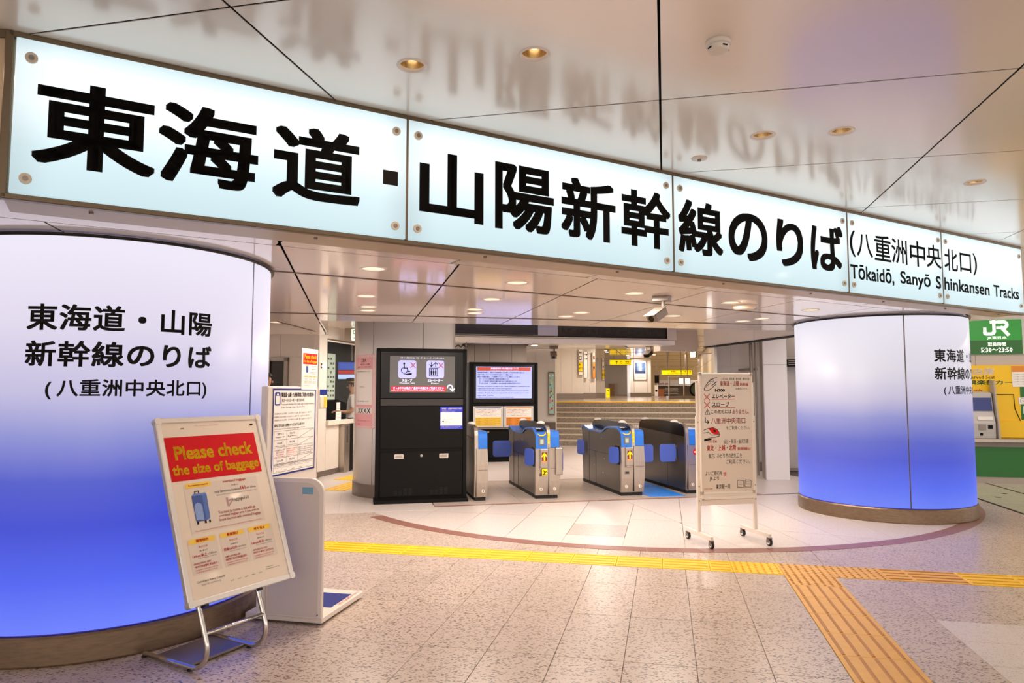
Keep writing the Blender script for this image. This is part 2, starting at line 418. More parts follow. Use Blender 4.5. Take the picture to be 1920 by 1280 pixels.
# ================================================================== FLOOR
floor = struct('floor', B().bx(-14, 14, -5, 24, -.12, -.008), M_GROUT)
RC = (2.0, 11.25); RO, RI = 4.62, 4.455
def tile_mesh(poly, z=0.0, ch=.0018, th=.008):
    q = inset(poly, ch)
    if area(poly) < 0: poly = poly[::-1]
    n = len(poly)
    if len(q) != n: return B().prism(poly, z-th, z)
    b = B(); vs = [(p[0], p[1], z-th) for p in poly]+[(p[0], p[1], z-ch) for p in poly]+[(p[0], p[1], z) for p in q]
    # keep corner order of the inset ring next to the outer ring
    k = min(range(n), key=lambda i: (q[i][0]-poly[0][0])**2+(q[i][1]-poly[0][1])**2)
    q = q[k:]+q[:k]; vs = vs[:2*n]+[(p[0], p[1], z) for p in q]
    fs = [(i, (i+1) % n, n+(i+1) % n, n+i) for i in range(n)]+[(n+i, n+(i+1) % n, 2*n+(i+1) % n, 2*n+i) for i in range(n)]+[tuple(range(2*n, 3*n))]
    return b.raw(vs, fs)
def rect(x0, x1, y0, y1): return [(x0, y0), (x1, y0), (x1, y1), (x0, y1)]
def proj(p):
    c, s = math.cos(R(4.18)), math.sin(R(4.18)); z = p[2]-1.5; d = p[1]*c+z*s
    if d < .1: return None
    return 960+1300*p[0]/d, 640-1300*(-p[1]*s+z*c)/d
# concourse tiles: grid turned with the concourse, .395 m wide and two modules long
BU0, BU1, MV0, MV1 = .937, 1.335, 6.185, 6.565          # branch strip, main strip
TM = tile_mesh(rect(.0013, .3937, .0013, .7887), 0).mesh('tile', M_TERR)
TMH = tile_mesh(rect(.0013, .3937, .0013, .3937), 0).mesh('tile', M_TERR)
TML = tile_mesh(rect(.0013, .3937, .0013, .3937), 0).mesh('tile', M_TERRL)
far_tiles = B(); ntile = 0
def put_tile(me, u, v, ln):
    global ntile
    c = A(u+.2, v+ln/2)
    if math.hypot(c.x-RC[0], c.y-RC[1]) < RI-.52: return
    pr = proj(A(u+.2, v+ln/2))
    if c.y > 13.5 or c.y < .5 or c.x > 8.5 or c.x < -8.8: return
    near = any(q and -30 < q[0] < 1950 and q[1] < 1310 for q in [proj(A(u+a, v+b)) for a in (0, .395) for b in (0, ln)])
    p = A(u, v, -.0015)
    if near and 2.9 < c.y < 10.3 and ntile < 285:
        link('tile', me, floor, p, (0, 0, AA)); ntile += 1
    else:
        for poly in [[tuple(A(u+a, v+b)[:2]) for a, b in ((.002, .002), (.393, .002), (.393, ln-.002), (.002, ln-.002))]]:
            far_tiles.prism(poly, -.009, -.0015)
cols = [(BU0, 'B')]+[(BU0-.395*k, 'L') for k in range(1, 26)]+[(BU1+.395*k, 'R') for k in range(0, 21)]
for u, side in cols:
    v = MV1                                   # beyond the main strip
    while v < 14.5: put_tile(TM, u, v, .79); v += .79
    if side == 'B': continue
    k = 0; v = MV0
    if side == 'R': v -= .195; put_tile(tile_mesh(rect(.0013, .3937, .0013, .1937), 0).mesh('tile', M_TERR), u, v, .195)
    else:
        v -= .565; put_tile(tile_mesh(rect(.0013, .3937, .0013, .5637), 0).mesh('tile', M_TERR), u, v, .565)
    while v > -1.5:
        if side == 'R' and u > 1.7 and v < 5.5 and v > 4.3:
            for j in range(2):
                v -= .395; put_tile(TML if u < 2.6 and v < 5 else TMH, u, v, .395)
        elif side == 'R' and u > 1.7 and v > 5.5:
            v -= .79; put_tile(TM, u, v, .79)
        else:
            v -= .79; put_tile(TM, u, v, .79)
v = MV0-.79
# tactile paving: dots at the junction, bars along both arms
def tactile(u0, u1, v0, v1, kind, m, md, nb=4, z0=0.0):
    du, dv = u1-u0, v1-v0; b = B(); b.raw(*[(x.v, x.f) for x in [tile_mesh(rect(.0015, du-.0015, .0015, dv-.0015), z0+.002)]][0]); b.cur = 1
    h0, h1 = z0+.002, z0+.007
    def ridge(x0, x1, y0, y1):
        e = .006; b.raw([(x0,y0,h0),(x1,y0,h0),(x1,y1,h0),(x0,y1,h0),(x0+e,y0+e,h1),(x1-e,y0+e,h1),(x1-e,y1-e,h1),(x0+e,y1-e,h1)],
                        [(4,5,6,7),(0,1,5,4),(1,2,6,5),(2,3,7,6),(3,0,4,7)])
    if kind == 'u':
        for k in range(nb): c = dv*(k+.5)/nb; ridge(.012, du-.012, c-.0105, c+.0105)
    elif kind == 'v':
        for k in range(nb): c = du*(k+.5)/nb; ridge(c-.0105, c+.0105, .012, dv-.012)
    else:
        for i in range(7):
            for j in range(7):
                x, y = du*(i+.5)/7, dv*(j+.5)/7
                b.lathe([(.013, h0), (.008, h1), (.0005, h1)], 6, (x, y, 0), smooth=False)
    o = link('tactile_tile', b.mesh('tactile_tile', [m, md], fix=False), floor, A(u0, v0), (0, 0, AA))
E3 = .398
for k in range(3): tactile(BU0-E3+k*E3, BU0+k*E3, MV0, MV1, 'd', M_YEL if k == 0 else M_YELW, M_YELD if k == 0 else M_YELWD)
tactile(BU0-E3-.185, BU0-E3, MV0, MV1, 'u', M_YEL, M_YELD)
u = BU0-E3-.185
while u > -4.4: tactile(u-E3, u, MV0, MV1, 'u', M_YEL, M_YELD); u -= E3
u = BU0+2*E3; tactile(u, u+.195, MV0, MV1, 'u', M_YELW, M_YELWD); u += .195
k = 0
while u < 5.5: tactile(u, u+E3, MV0, MV1, 'u', M_YELW if k < 1 else M_YEL, M_YELWD if k < 1 else M_YELD); u += E3; k += 1
tactile(BU0, BU1, MV0-.30, MV0, 'd', M_YELW, M_YELWD); v = MV0-.30
for ln in (.33, .39, .39, .39, .39, .39, .39, .39, .39): tactile(BU0, BU1, v-ln, v, 'v', M_YELW, M_YELWD, nb=5); v -= ln
# by the ticket window
for k in range(4): tactile(-5.16, -4.76, 9.9+k*.4, 10.3+k*.4, 'v', M_YEL, M_YELD, z0=.004)
for k in range(3): tactile(-5.58, -5.18, 11.1+k*.4, 11.5+k*.4, 'd', M_YEL, M_YELD, z0=.004)
# brown ring and the paler fan of tiles inside it
def arc(r, a0, a1, n): return [(RC[0]+r*math.cos(R(a0+(a1-a0)*i/n)), RC[1]+r*math.sin(R(a0+(a1-a0)*i/n))) for i in range(n+1)]
for k in range(16):
    a0 = -143.5+k*7.42; a1 = a0+7.42-.06
    link('ring_segment', tile_mesh(arc(RO, a0, a1, 4)+arc(RI, a1, a0, 4), .0015, 0).mesh('ring_segment', M_RING), floor)
disc = arc(RI-.002, -180, 0, 72)+arc(RI, 0, 180, 40)[1:-1]
for P, n in ((G(.10, 0), G(-1, 0)), (G(0, 9.22), G(0, 1))): disc = clip(disc, P.x, P.y, n.x, n.y)
zone_l, zone_r = [disc], [disc]
PL = A(.17, 0); nl = A(1, 0)
q1 = G(3.67, 0); ng = G(1, 0)
left = clip(clip(disc, PL.x, PL.y, nl.x, nl.y), q1.x, q1.y, ng.x, ng.y)
strips = [left]
for u in (-2.87, -2.26, -1.65, -1.04, -.43): strips = split(strips, A(u, 0), A(1, 0))
ns = []
for p in strips:
    ua = sum(t[0]*math.cos(AA)+t[1]*math.sin(AA) for t in p)/len(p)
    q = [p]
    for v in ((7.41, 8.02) if -1.04 < ua < -.43 else (8.45,)): q = split(q, A(0, v), A(0, 1))
    ns += q
strips = ns
rest = split([disc], PL, nl); pieces = []
for p in rest:
    cx = sum(q[0] for q in p)/len(p); cy = sum(q[1] for q in p)/len(p)
    if (cx-PL.x)*nl.x+(cy-PL.y)*nl.y > 0:
        pieces.append(clip(p, q1.x, q1.y, ng.x, ng.y)); pieces.append(clip(p, q1.x, q1.y, -ng.x, -ng.y))
    else: pieces.append(clip(p, q1.x, q1.y, -ng.x, -ng.y))
pieces = [p for p in pieces if len(p) >= 3 and abs(area(p)) > 1e-3]
for a, x in ((-4.6, 2.722), (-1.5, 3.35), (3.0, 4.0), (8, 4.75)):
    pieces = split(pieces, (x, 9.445 if x < 3 else 8.6), (math.cos(R(a)), -math.sin(R(a))))
pieces = split(pieces, A(0, 8.4), A(.25, 1))
for p in strips+pieces:
    q = inset(p, .003)
    if len(q) < 3 or abs(area(q)) < 1e-3: continue
    cx = sum(t[0] for t in p)/len(p); cy = sum(t[1] for t in p)/len(p)
    ua = cx*math.cos(AA)+cy*math.sin(AA); va = -cx*math.sin(AA)+cy*math.cos(AA)
    dark = (-1.04 < ua < -.43 and 7.41 < va < 8.02)
    link('fan_tile', tile_mesh(q, 0.0, 0).mesh('fan_tile', M_TERRD if dark else M_TERRL), floor)
# grey gate zone, its brown border, the hall beyond
def gslab(u0, u1, v0, v1, m, name, z=0.0): link(name, tile_mesh([tuple(G(a, b)[:2]) for a, b in ((u0, v0), (u1, v0), (u1, v1), (u0, v1))], z, .001).mesh(name, m), floor)
gslab(1.05, 5.9, 9.225, 9.30, M_RING, 'border_strip'); gslab(1.55, 5.9, 11.61, 11.65, M_RING, 'border_strip')
for i in range(4):
    for j in range(2): gslab(1.05+i*1.2125+.002, 1.05+(i+1)*1.2125-.002, 9.302+j*1.154, 9.302+(j+1)*1.154-.003, M_TERRG, 'gate_zone_tile')
for i in range(6):
    for j in range(4): gslab(-.6+i*1.2+.002, -.6+(i+1)*1.2-.002, 11.652+j*2.2, 11.652+(j+1)*2.2-.003, M_TERRL, 'hall_tile')
for i in range(2):
    for j in range(3): gslab(-1.4+i*1.22+.002, -1.4+(i+1)*1.22-.003, 9.0+j*.88, 9.0+(j+1)*.88-.003, M_TERRL, 'hall_tile', .001)
for i in range(2):
    for j in range(2): gslab(5.902+i*.9, 5.902+(i+1)*.9-.003, 9.3+j*1.5, 9.3+(j+1)*1.5-.003, M_TERRL, 'hall_tile', .001)
# paler floor with dark inlaid lines towards the ticket office
def aslab(u0, u1, v0, v1, m, name, z=0.0): link(name, tile_mesh([tuple(A(a, b)[:2]) for a, b in ((u0, v0), (u1, v0), (u1, v1), (u0, v1))], z, .001).mesh(name, m), floor)
M_OFF = terrazzo('terrazzo_greenish', 'bfb9a2', '9a957f', dens=.26, scale=80, rough=.22, var=.04)
for i in range(5): aslab(4.33, 5.145, 9.2+i*.8, 9.995+i*.8, M_OFF, 'hall_tile', .0012); aslab(5.185, 7.5, 9.2+i*.8, 9.995+i*.8, M_OFF, 'hall_tile', .0012)
aslab(5.145, 5.185, 9.0, 13.1, M_BLACK2, 'inlay_line', .0014); aslab(4.285, 4.325, 8.8, 13.1, M_BLACK2, 'inlay_line', .0014)
for i in range(7): aslab(4.60+(i % 2)*.26, 4.66+(i % 2)*.26, 9.6+i*.42, 9.68+i*.42, M_BLACK2, 'reflected_dot', .003)  # small dark reflections in the floor, modelled as black pieces
if far_tiles.v:
    o = link('distant_floor_tile', far_tiles.mesh('distant_floor_tile', M_TERR, fix=False), floor); o['kind'] = 'stuff'

# ================================================================== CEILINGS
ceiling = struct('ceiling', B().prism([tuple(S(-3, .3)[:2]), (-12, 1.6), (-12, -5), (14, -5), (14, 16), tuple(A(4.4, 16)[:2]), tuple(S(9.75, .3)[:2])][::-1], CEIL+.095, CEIL+.2), M_VOID)
UPL = [(-.521, 3.506, 'golden ceiling downlight left of the second one, above the raised dot on the sign'), (.113, 3.386, 'golden ceiling downlight nearest the camera side, right of another one'),
       (1.666, 4.495, 'golden ceiling downlight above the hiragana of the sign, left of its twin'), (2.154, 4.419, 'golden ceiling downlight above the hiragana of the sign, right of its twin'),
       (3.765, 5.529, 'golden ceiling downlight above the right end of the long sign')]
HR = .068
def ahalf(p, x, y, n): return clip(p, x, y, n[0], n[1])
for i in range(-4, 6):
    for j in range(-4, 8):
        u0, v0 = 0.0+i*1.853, 2.62+j*1.41
        p = [tuple(A(a, b)[:2]) for a, b in ((u0, v0), (u0+1.853, v0), (u0+1.853, v0+1.41), (u0, v0+1.41))]
        far = p
        q = S(0, 0); p = clip(p, q.x, q.y, SN.x, SN.y)                       # in front of the sign
        if u0 < -3: p = far
        if u0+1.853 > 4.2:                                                   # right of the sign the ceiling runs on
            e = A(4.14, 0); f = clip(far, e.x, e.y, -math.cos(AA), -math.sin(AA))
            g = S(0, 0); f = clip(f, g.x, g.y, -SN.x, -SN.y) if len(f) >= 3 else f
            if len(f) >= 3:
                fi = inset(f, .004)
                if len(fi) >= 3: link('ceiling_panel', plate(fi, CEIL, CEIL+.004).mesh('ceiling_panel', M_CEIL), ceiling)
        if len(p) < 3 or abs(area(p)) < .01: continue
        pi_ = inset(p, .0068)
        if len(pi_) < 3: continue
        hs = [(x, y, HR) for x, y, _ in UPL if inside(pi_, x, y)]
        link('ceiling_panel', plate(pi_, CEIL, CEIL+.004, hs).mesh('ceiling_panel', M_CEIL), ceiling)
# soffit over the gates
SOFL = [(-1.038, 5.138, 'white soffit downlight nearest the left pillar, below the sign'), (-1.40, 6.613, 'white soffit downlight behind the first one, left row second'),
        (-1.551, 7.448, 'white soffit downlight in the left row, front of a close pair'), (-1.628, 7.792, 'white soffit downlight in the left row, back of a close pair'),
        (-3.105, 9.111, 'white soffit downlight over the corner left of the ticket window'), (.045, 5.798, 'white soffit downlight in front, right of the kiosk column'),
        (-.201, 6.843, 'white soffit downlight above the right edge of the big black kiosk'), (-.411, 7.69, 'white soffit downlight of a close pair over the first gate, front one'),
        (-.43, 8.057, 'white soffit downlight of a close pair over the first gate, back one'), (1.147, 6.432, 'white soffit downlight left of the near security camera'),
        (.805, 8.002, 'white soffit downlight over the middle gate, front one of two'), (.663, 8.40, 'white soffit downlight over the middle gate, back one of two'),
        (1.95, 8.341, 'white soffit downlight just behind the near security camera, front of two'), (1.80, 8.709, 'white soffit downlight just behind the near security camera, back of two'),
        (2.251, 7.09, 'white soffit downlight left of the oval smoke detector'), (3.142, 8.646, 'white soffit downlight left of the right pillar, farther right of two'),
        (3.0, 8.973, 'white soffit downlight left of the right pillar, farther left of two'), (3.354, 7.74, 'white soffit downlight nearest the right pillar')]
SR = .088
sof = [(-8.5, 2.9), tuple(S(0, .03)[:2]), tuple(S(9.64, .03)[:2]), tuple(A(4.08, 9.9)[:2]), tuple(G(6.64, 9.2)[:2]), tuple(G(-.472, 9.2)[:2]), (-2.95, 11.06), (-8.5, 10.6)]
soff_back = struct('ceiling', B().prism(sof, SOF+.12, SOF+.26), M_VOID)
lines = []
_m = tuple(S(1.2034, .03)[:2])
pieces = [[_m, tuple(S(9.64, .03)[:2]), tuple(A(4.08, 9.9)[:2]), tuple(G(6.64, 9.2)[:2]), tuple(G(-.472, 9.2)[:2])],
          [(-8.5, 2.9), tuple(S(0, .03)[:2]), _m, tuple(G(-.472, 9.2)[:2]), (-2.95, 11.06), (-8.5, 10.6)]]
pieces = split(pieces, S(0, .55), SN); pieces = split(pieces, S(0, 1.49), SN)
out = []
def csign(p): cx = sum(t[0] for t in p)/len(p); cy = sum(t[1] for t in p)/len(p); return cx, cy, (cx-S0.x)*SN.x+(cy-S0.y)*SN.y, (cx-S0.x)*SD.x+(cy-S0.y)*SD.y
for p in pieces:
    cx, cy, nn, ss = csign(p)
    if nn < .55:
        qs = [p]
        for s in (-.5, 1.34, 2.55, 3.75, 4.95, 6.15, 7.3, 8.5): qs = split(qs, S(s, 0), SD)
    else:
        qs = [p]
        for u in (-2.85, -1.66, -.472, .717, 1.906, 3.124, 4.32, 5.5): qs = split(qs, G(u, 0), G(1, 0))
        if nn > 1.49: qs = split(qs, G(0, 8.4), G(0, 1))
    out += qs
M_EDGE = mat('soffit_edge_rail', '5f4a38', .4, metal=.2)
for p in out:
    q = inset(p, .0075)
    if len(q) < 3 or abs(area(q)) < .004: continue
    hs = [(x, y, SR) for x, y, _ in SOFL if inside(q, x, y)]
    link('ceiling_panel', plate(q, SOF, SOF+.004, hs).mesh('ceiling_panel', M_SOF), soff_back)
_ed = [G(6.64, 9.2), G(-.472, 9.2), Vector((-2.95, 11.06, 0)), Vector((-8.5, 10.6, 0))]
for _p, _q in zip(_ed[:-1], _ed[1:]):
    _n = Vector((-(_q-_p).y, (_q-_p).x, 0)).normalized()*-.015
    part('edge_fascia', B().prism([tuple(_p[:2]), tuple(_q[:2]), tuple((_q+_n)[:2]), tuple((_p+_n)[:2])], SOF, SOF+.27), M_SOF, soff_back)
# brown double rails let into the soffit
def rail(P, Q, wd, name='ceiling_rail'):
    d = (Q-P).normalized(); n = Vector((-d.y, d.x, 0))*wd/2; b = B()
    b.prism([tuple((P-n)[:2]), tuple((Q-n)[:2]), tuple((Q+n)[:2]), tuple((P+n)[:2])], SOF-.006, SOF+.02)
    part(name, b, M_EDGE, soff_back)
rail(S(.9, 1.49), S(8.0, 1.49), .03); rail(G(-2.4, 8.4), G(6.6, 8.4), .045); rail(G(-1.0, 9.45), G(-.62, 10.85), .03)
# edge of the soffit along the back (white upstand) and lower hall ceiling behind it
hall_ceiling = struct('ceiling', B().prism([tuple(A(-12, 9.6)[:2]), tuple(A(2.25, 10.4)[:2]), tuple(A(2.25, 19.2)[:2]), tuple(A(-12, 19.2)[:2])], 2.70, 2.95), M_SOF)
for k in range(4): part('ceiling_joint', B().prism([tuple(A(-9, 13.5+k*1.8)[:2]), tuple(A(1.8, 13.5+k*1.8)[:2]), tuple(A(1.8, 13.52+k*1.8)[:2]), tuple(A(-9, 13.52+k*1.8)[:2])], 2.697, 2.71), M_GROOVE, hall_ceiling)
part('ceiling_joint', B().prism([tuple(p[:2]) for p in (A(-1.15, 16.5), A(-1.12, 16.5), A(-.92, 19.1), A(-.95, 19.1))], 2.696, 2.71), M_VOID, hall_ceiling)
up_ceiling = struct('ceiling', B().prism([tuple(A(-12, 19.2)[:2]), tuple(A(9, 19.2)[:2]), tuple(A(9, 62)[:2]), tuple(A(-12, 62)[:2])], 3.72, 3.85), mat('upper_ceiling_warm', 'd9c39c', .14, coat=.4))
for k in range(7): part('ceiling_joint', B().prism([tuple(p[:2]) for p in (A(-9, 33+k*3.2), A(6, 33+k*3.2), A(6, 33.06+k*3.2), A(-9, 33.06+k*3.2))], 3.714, 3.74), M_GROOVE, up_ceiling)
for u in (-2.5, .2, 2.6): part('ceiling_joint', B().prism([tuple(p[:2]) for p in (A(u, 30), A(u+.05, 30), A(u+.05, 60), A(u, 60))], 3.714, 3.74), M_GROOVE, up_ceiling)

# ================================================================== WALLS
def awall(name, u0, u1, v0, v1, z0, z1, m):
    o = struct(name, B().bx(u0, u1, v0, v1, z0, z1), m, (0, 0, 0), AA); return o
def panels(par, u0, u1, n, z0, z1, y, m, gap=.006, th=.012, name='wall_panel'):
    for k in range(n):
        a = u0+(u1-u0)*k/n
        part(name, B().bx(a+gap/2, a+(u1-u0)/n-gap/2, y-th, y, z0+gap/2, z1-gap/2), m, par)
# ticket office at the right
wr = awall('wall_right', 3.0, 10.5, 13.3, 13.5, 0, 3.2, M_WALL)
panels(wr, 4.0, 10.0, 4, 2.95, 3.2, 13.3, M_WALL); panels(wr, 4.0, 10.0, 4, 2.14, 2.95, 13.3, M_WALL); panels(wr, 4, 10, 5, 1.95, 2.14, 13.3, mat('wall_panel_beige', 'c2b7ab', .4))
# left booth walls
wls = struct('wall_left', B().bx(-9.2, -9.0, -5, 13.3, 0, 3.2), M_WALL)
for k in range(6): part('wall_panel', B().bx(-9.0, -8.988, -4.9+k*3, -1.91+k*3, .1, 3.1), M_WALL, wls)
bf = awall('wall_left', -10, -6.08, 11.30, 11.42, 0, 2.75, M_WALL)
panels(bf, -9.25, -6.755, 2, 2.13, 2.7, 11.30, M_WALL); panels(bf, -6.755, -6.134, 1, 2.13, 2.7, 11.30, M_WALL); panels(bf, -6.57, -6.134, 1, .1, 2.13, 11.30, M_WALL); panels(bf, -9.6, -6.60, 3, .1, .96, 11.3, M_WALL)
part('wall_post', B().bx(-6.13, -6.075, 11.27, 11.30, .1, 2.7), M_WALL, bf)
part('baseboard', B().bx(-9.8, -6.05, 11.28, 11.30, 0, .1), M_STEELD, bf)
bs = struct('wall_left', B().bx(-6.12, -6.0, 11.28, 11.58, 0, 2.75).bx(-6.12, -6.0, 11.58, 14.2, 0, .95).bx(-6.12, -6.0, 11.58, 14.2, 2.46, 2.75).bx(-6.12, -6.0, 13.9, 14.2, .95, 2.46), M_WALL, (0, 0, 0), AA)
part('baseboard', B().bx(-6.0, -5.985, 11.3, 12.1, 0, .1), M_STEELD, bs)
part('wall_panel', B().bx(-6.0, -5.988, 11.285, 11.575, .1, 2.7), M_WALL, bs); part('wall_panel', B().bx(-6.0, -5.988, 11.58, 12.08, .1, .9), M_WALL, bs)
bb = struct('wall_back', B().bx(-8.5, -8.3, 11.45, 15.5, 0, 2.75), mat('booth_dark', '201e1b', .6), (0, 0, 0), AA); struct('wall_back', B().bx(-8.3, -6.0, 15.2, 15.5, 0, 2.75), MATS['booth_dark'], (0, 0, 0), AA)
hl = awall('wall_left', -6.05, -5.4, 14.4, 14.6, 0, 3.2, M_WALL)
# wall behind the second kiosk and left of the stairs
wl = awall('wall_back', -9.0, -3.005, 19.35, 19.57, 0, 4.2, M_WALL)
panels(wl, -8.0, -3.005, 9, .68, 2.7, 19.35, M_WALL); part('baseboard', B().bx(-9, -3.0, 19.3, 19.35, 0, .66), M_STEELD, wl)
# right of the gates
fs = struct('trim_1', B().bx(6.6, 6.75, 9.0, 10.55, 2.38, 2.75).bx(6.6, 6.75, 10.556, 12.3, 2.38, 2.75), M_COLW, (0, 0, 0), GA)
part('lower_edge', B().bx(6.59, 6.76, 9.0, 12.3, 2.365, 2.38), M_VOID, fs)
tb3 = struct('trim_3', B().bx(5.75, 6.54, 12.45, 12.75, 2.30, 2.75), mat('bulkhead_beige', 'cdbfae', .4), (0, 0, 0), GA); part('bulkhead_panel', B().bx(5.76, 6.53, 12.438, 12.45, 2.32, 2.70), MATS['bulkhead_beige'], tb3)
wst = awall('wall_right', .95, 1.72, 13.9, 14.3, 0, 3.0, M_WALL2)
panels(wst, .99, 1.25, 1, .3, 1.98, 13.9, M_WALL2); panels(wst, 1.25, 1.72, 1, .3, 1.98, 13.9, M_WALL2); panels(wst, .99, 1.25, 1, 2.0, 2.5, 13.9, M_WALL2); panels(wst, 1.25, 1.72, 1, 2.0, 2.5, 13.9, M_WALL2)
part('wall_post', B().bx(.94, .99, 13.84, 13.9, 0, 2.7), M_STEEL, wst)
wrec = awall('wall_right', 1.72, 4.6, 14.25, 14.45, 0, 3.0, mat('recess_wall', 'b9ada0', .5))
panels(wrec, 1.75, 2.1, 1, .15, 1.0, 14.25, M_WALL2); panels(wrec, 1.75, 2.1, 1, 1.0, 2.0, 14.25, M_WALL2)
panels(wrec, 2.15, 3.3, 1, .05, 1.98, 14.25, M_WALL)
part('baseboard', B().bx(1.72, 2.12, 14.1, 14.25, 0, .16), M_STEELD, wrec)
wru = awall('wall_right', 2.1, 2.3, 14.45, 46, 1.2, 3.7, mat('wall_far_beige', 'c9b48e', .4))
for k in range(5): part('wall_panel', B().bx(2.088, 2.1, 30+k*3, 32.96+k*3, 1.25, 2.95), MATS['wall_far_beige'], wru); part('wall_panel', B().bx(2.088, 2.1, 30+k*3, 32.96+k*3, 2.98, 3.68), MATS['wall_far_beige'], wru)
pil = thing('square_column', 'square white panelled column left of the right glowing pillar', 'column', A(1.68, 12.72), AA)
part('shaft', B().bx(0, .385, 0, .4, 0, 1.97), M_COLW, pil, .004); part('shaft', B().bx(0, .385, 0, .4, 1.976, 2.7), M_COLW, pil, .004)
part('corner_strip', B().bx(-.012, 0, -.004, .4, 0, 2.7), M_STEEL, pil)
for k, (u, v, r, lb) in enumerate(((1.545, 13.25, .035, 'grey vertical pipe in the recess left of the square column, thicker one'), (1.63, 13.35, .02, 'thin grey vertical pipe beside the thicker one'))):
    p = thing('wall_pipe', lb, 'pipe', A(u, v)); part('pipe', B().cyl((0, 0, 0), r, 0, 2.6, n=14), M_STEELD, p); part('bracket', B().bx(-r-.01, r+.01, 0, .6, 1.9, 1.94), M_STEELD, p)
sh = thing('shutter_box', 'dark shutter housing over the white door behind the right pillar', 'shutter', A(2.2, 14.0, 1.99), AA)
part('housing', B().bx(0, 1.2, 0, .2, 0, .13), M_BLACK, sh, .006)
for k in range(3): part('roller', B().cyl((.1, -.02, .03+k*.035), .012, 0, 1.0, 'x', 8), M_STEELD, sh)

# ================================================================== STAIRS AND UPPER FLOOR
stairs = thing('staircase', 'grey granite staircase with pale nosings rising behind the gates', 'stairs', A(0, 19.6), AA)
SU0, SU1 = -4.7, 1.25
for i in range(8):
    y0 = .3*i; z1 = .15*(i+1)
    n = 7; wd = (SU1-SU0)/n; off = (i % 2)*.03
    for k in range(n):
        a, b_ = SU0+k*wd+(off if k else 0), SU0+(k+1)*wd+(off if k < n-1 else 0)
        part('riser', B().bx(a+.003, b_-.003, y0, y0+.3+(.01 if i < 7 else .6), z1-.15 if i else 0, z1-.03), M_STAIR, stairs)
    part('nosing', B().bx(SU0, SU1, y0-.012, y0+.32, z1-.03, z1), M_NOSE if i < 7 else M_YEL, stairs)
tx = part('step_notice', B().bx(-2.05, -.25, .885, .8985, .475, .545), M_WHT, stairs)
tt = T(stairs, .8835)
tt.t('足元にご注意ください', -2.02, -1.52, .487, .533, M_NAVY).t('段差があります', -1.4, -1.0, .487, .533, M_NAVY).t('手すりをご利用ください', -.9, -.28, .487, .533, M_NAVY); tt.done()
upf = struct('floor', B().bx(-12, 9, 21.95, 62, 1.0, 1.199), terrazzo('upper_floor', 'c4b49a', 'a5977f', dens=.24, scale=30, rough=.12, var=.04), (0, 0, 0), AA)
part('tactile_strip', B().bx(-3.0, 1.25, 22.0, 22.3, 1.2, 1.206), M_YEL, upf)

# ================================================================== BACKLIT PILLARS
BL = [(.165, '6a80ff'), (.45, '4560f0'), (.75, '2a42d0'), (1.0, '4052c8'), (1.25, '858bd0'), (1.5, 'beb9dc'), (1.9, 'ddd6ea'), (2.42, 'f0eafa')]
M_PILL = ramp_emission('pillar_glow_left', BL, .98)
BR2 = [(.165, '6480fa'), (.4, '4666f0'), (.7, '304cd0'), (.92, '4258c4'), (1.2, '8087ca'), (1.42, 'bab5d2'), (1.75, 'd6d2de'), (2.42, 'ece8f4')]
M_PILR = ramp_emission('pillar_glow_right', BR2, .95)
def pillar(name, label, c, r, seams, m, texts, a_text):
    p = thing(name, label, 'pillar', (c[0], c[1], 0))
    part('base_ring', B().lathe([(.02, 0), (r+.012, 0), (r+.016, .01), (r+.016, .15), (r+.006, .163), (.02, .163)], 96, smooth=False), M_BASE, p)
    part('blue_edge', B().lathe([(r-.03, .163), (r+.003, .163), (r+.003, .172), (r-.03, .172)], 96), mat('blue_edge', '2a2ab8', .4), p)
    for k in range(len(seams)):
        a0 = R(seams[k]+.45); a1 = R(seams[(k+1) % len(seams)]-.45)
        if a1 < a0: a1 += 2*math.pi
        part('glass_panel', B().lathe([(r-.012, .172), (r, .172), (r, 2.395), (r-.012, 2.395)], 48, a0=a0, a1=a1), m, p)
        for d in (-.006, .006):
            part('seam_strip', B().bx(r-.02, r-.003, d-.003, d+.003, .165, 2.40), M_STEELD, p).rotation_euler = (0, 0, R(seams[k]))
    part('core', B().lathe([(r-.05, .1), (r-.05, 2.41)], 48), mat('pillar_core', 'cfcfe6', .6), p)
    part('top_ring', B().lathe([(r-.02, 2.392), (r+.022, 2.394), (r+.024, 2.408), (r-.02, 2.41)], 96), mat('top_ring_dark', '2c2620', .3, metal=.6), p)
    for (txt, a0, a1, z0, z1) in texts:
        for ch, x0, x1, zz0, zz1, bold in txt:
            b = char_mesh(ch, 0, (x1-x0)*r, zz0, zz1, -.004, bold, 4)
            part('letter', bend(b, r, R(a_text)+x0), M_BLK, p, fix=False)
    return p
def line_chars(s, a0, a1, z0, z1, bold=.022, dot=None):
    """each character in its own cell, following the font's own outline inside the cell"""
    out = []; n = len(s); cw = R(a1-a0)/n
    h = z1-z0
    for i, ch in enumerate(s):
        vs, fs, xa, xb, ya, yb = glyphs(ch, bold, 4)
        k = cw/1.0
        sh = (.5 if ch == '(' else -.02)-(xa if ch in '()' else 0)*(1 if ch == '(' else 0) if ch in '()' else 0
        x0 = i*cw+(xa+sh)*k*.98; x1 = i*cw+(xb+sh)*k*.98
        zz0 = z0+(ya+.10)/.96*h; zz1 = z0+(yb+.10)/.96*h
        out.append((ch, R(a0)+x0, R(a0)+x1, zz0, zz1, bold))
    return out
def pillar_text(a):
    L1 = line_chars('東海道・山陽', a, a+57.5, 1.85, 2.0); L2 = line_chars('新幹線のりば', a, a+57.5, 1.645, 1.79)
    L3 = line_chars('(八重洲中央北口)', a+3.5, a+60.5, 1.475, 1.575, .018)
    return [(L, 0, 0, 0, 0) for L in (L1, L2, L3)]
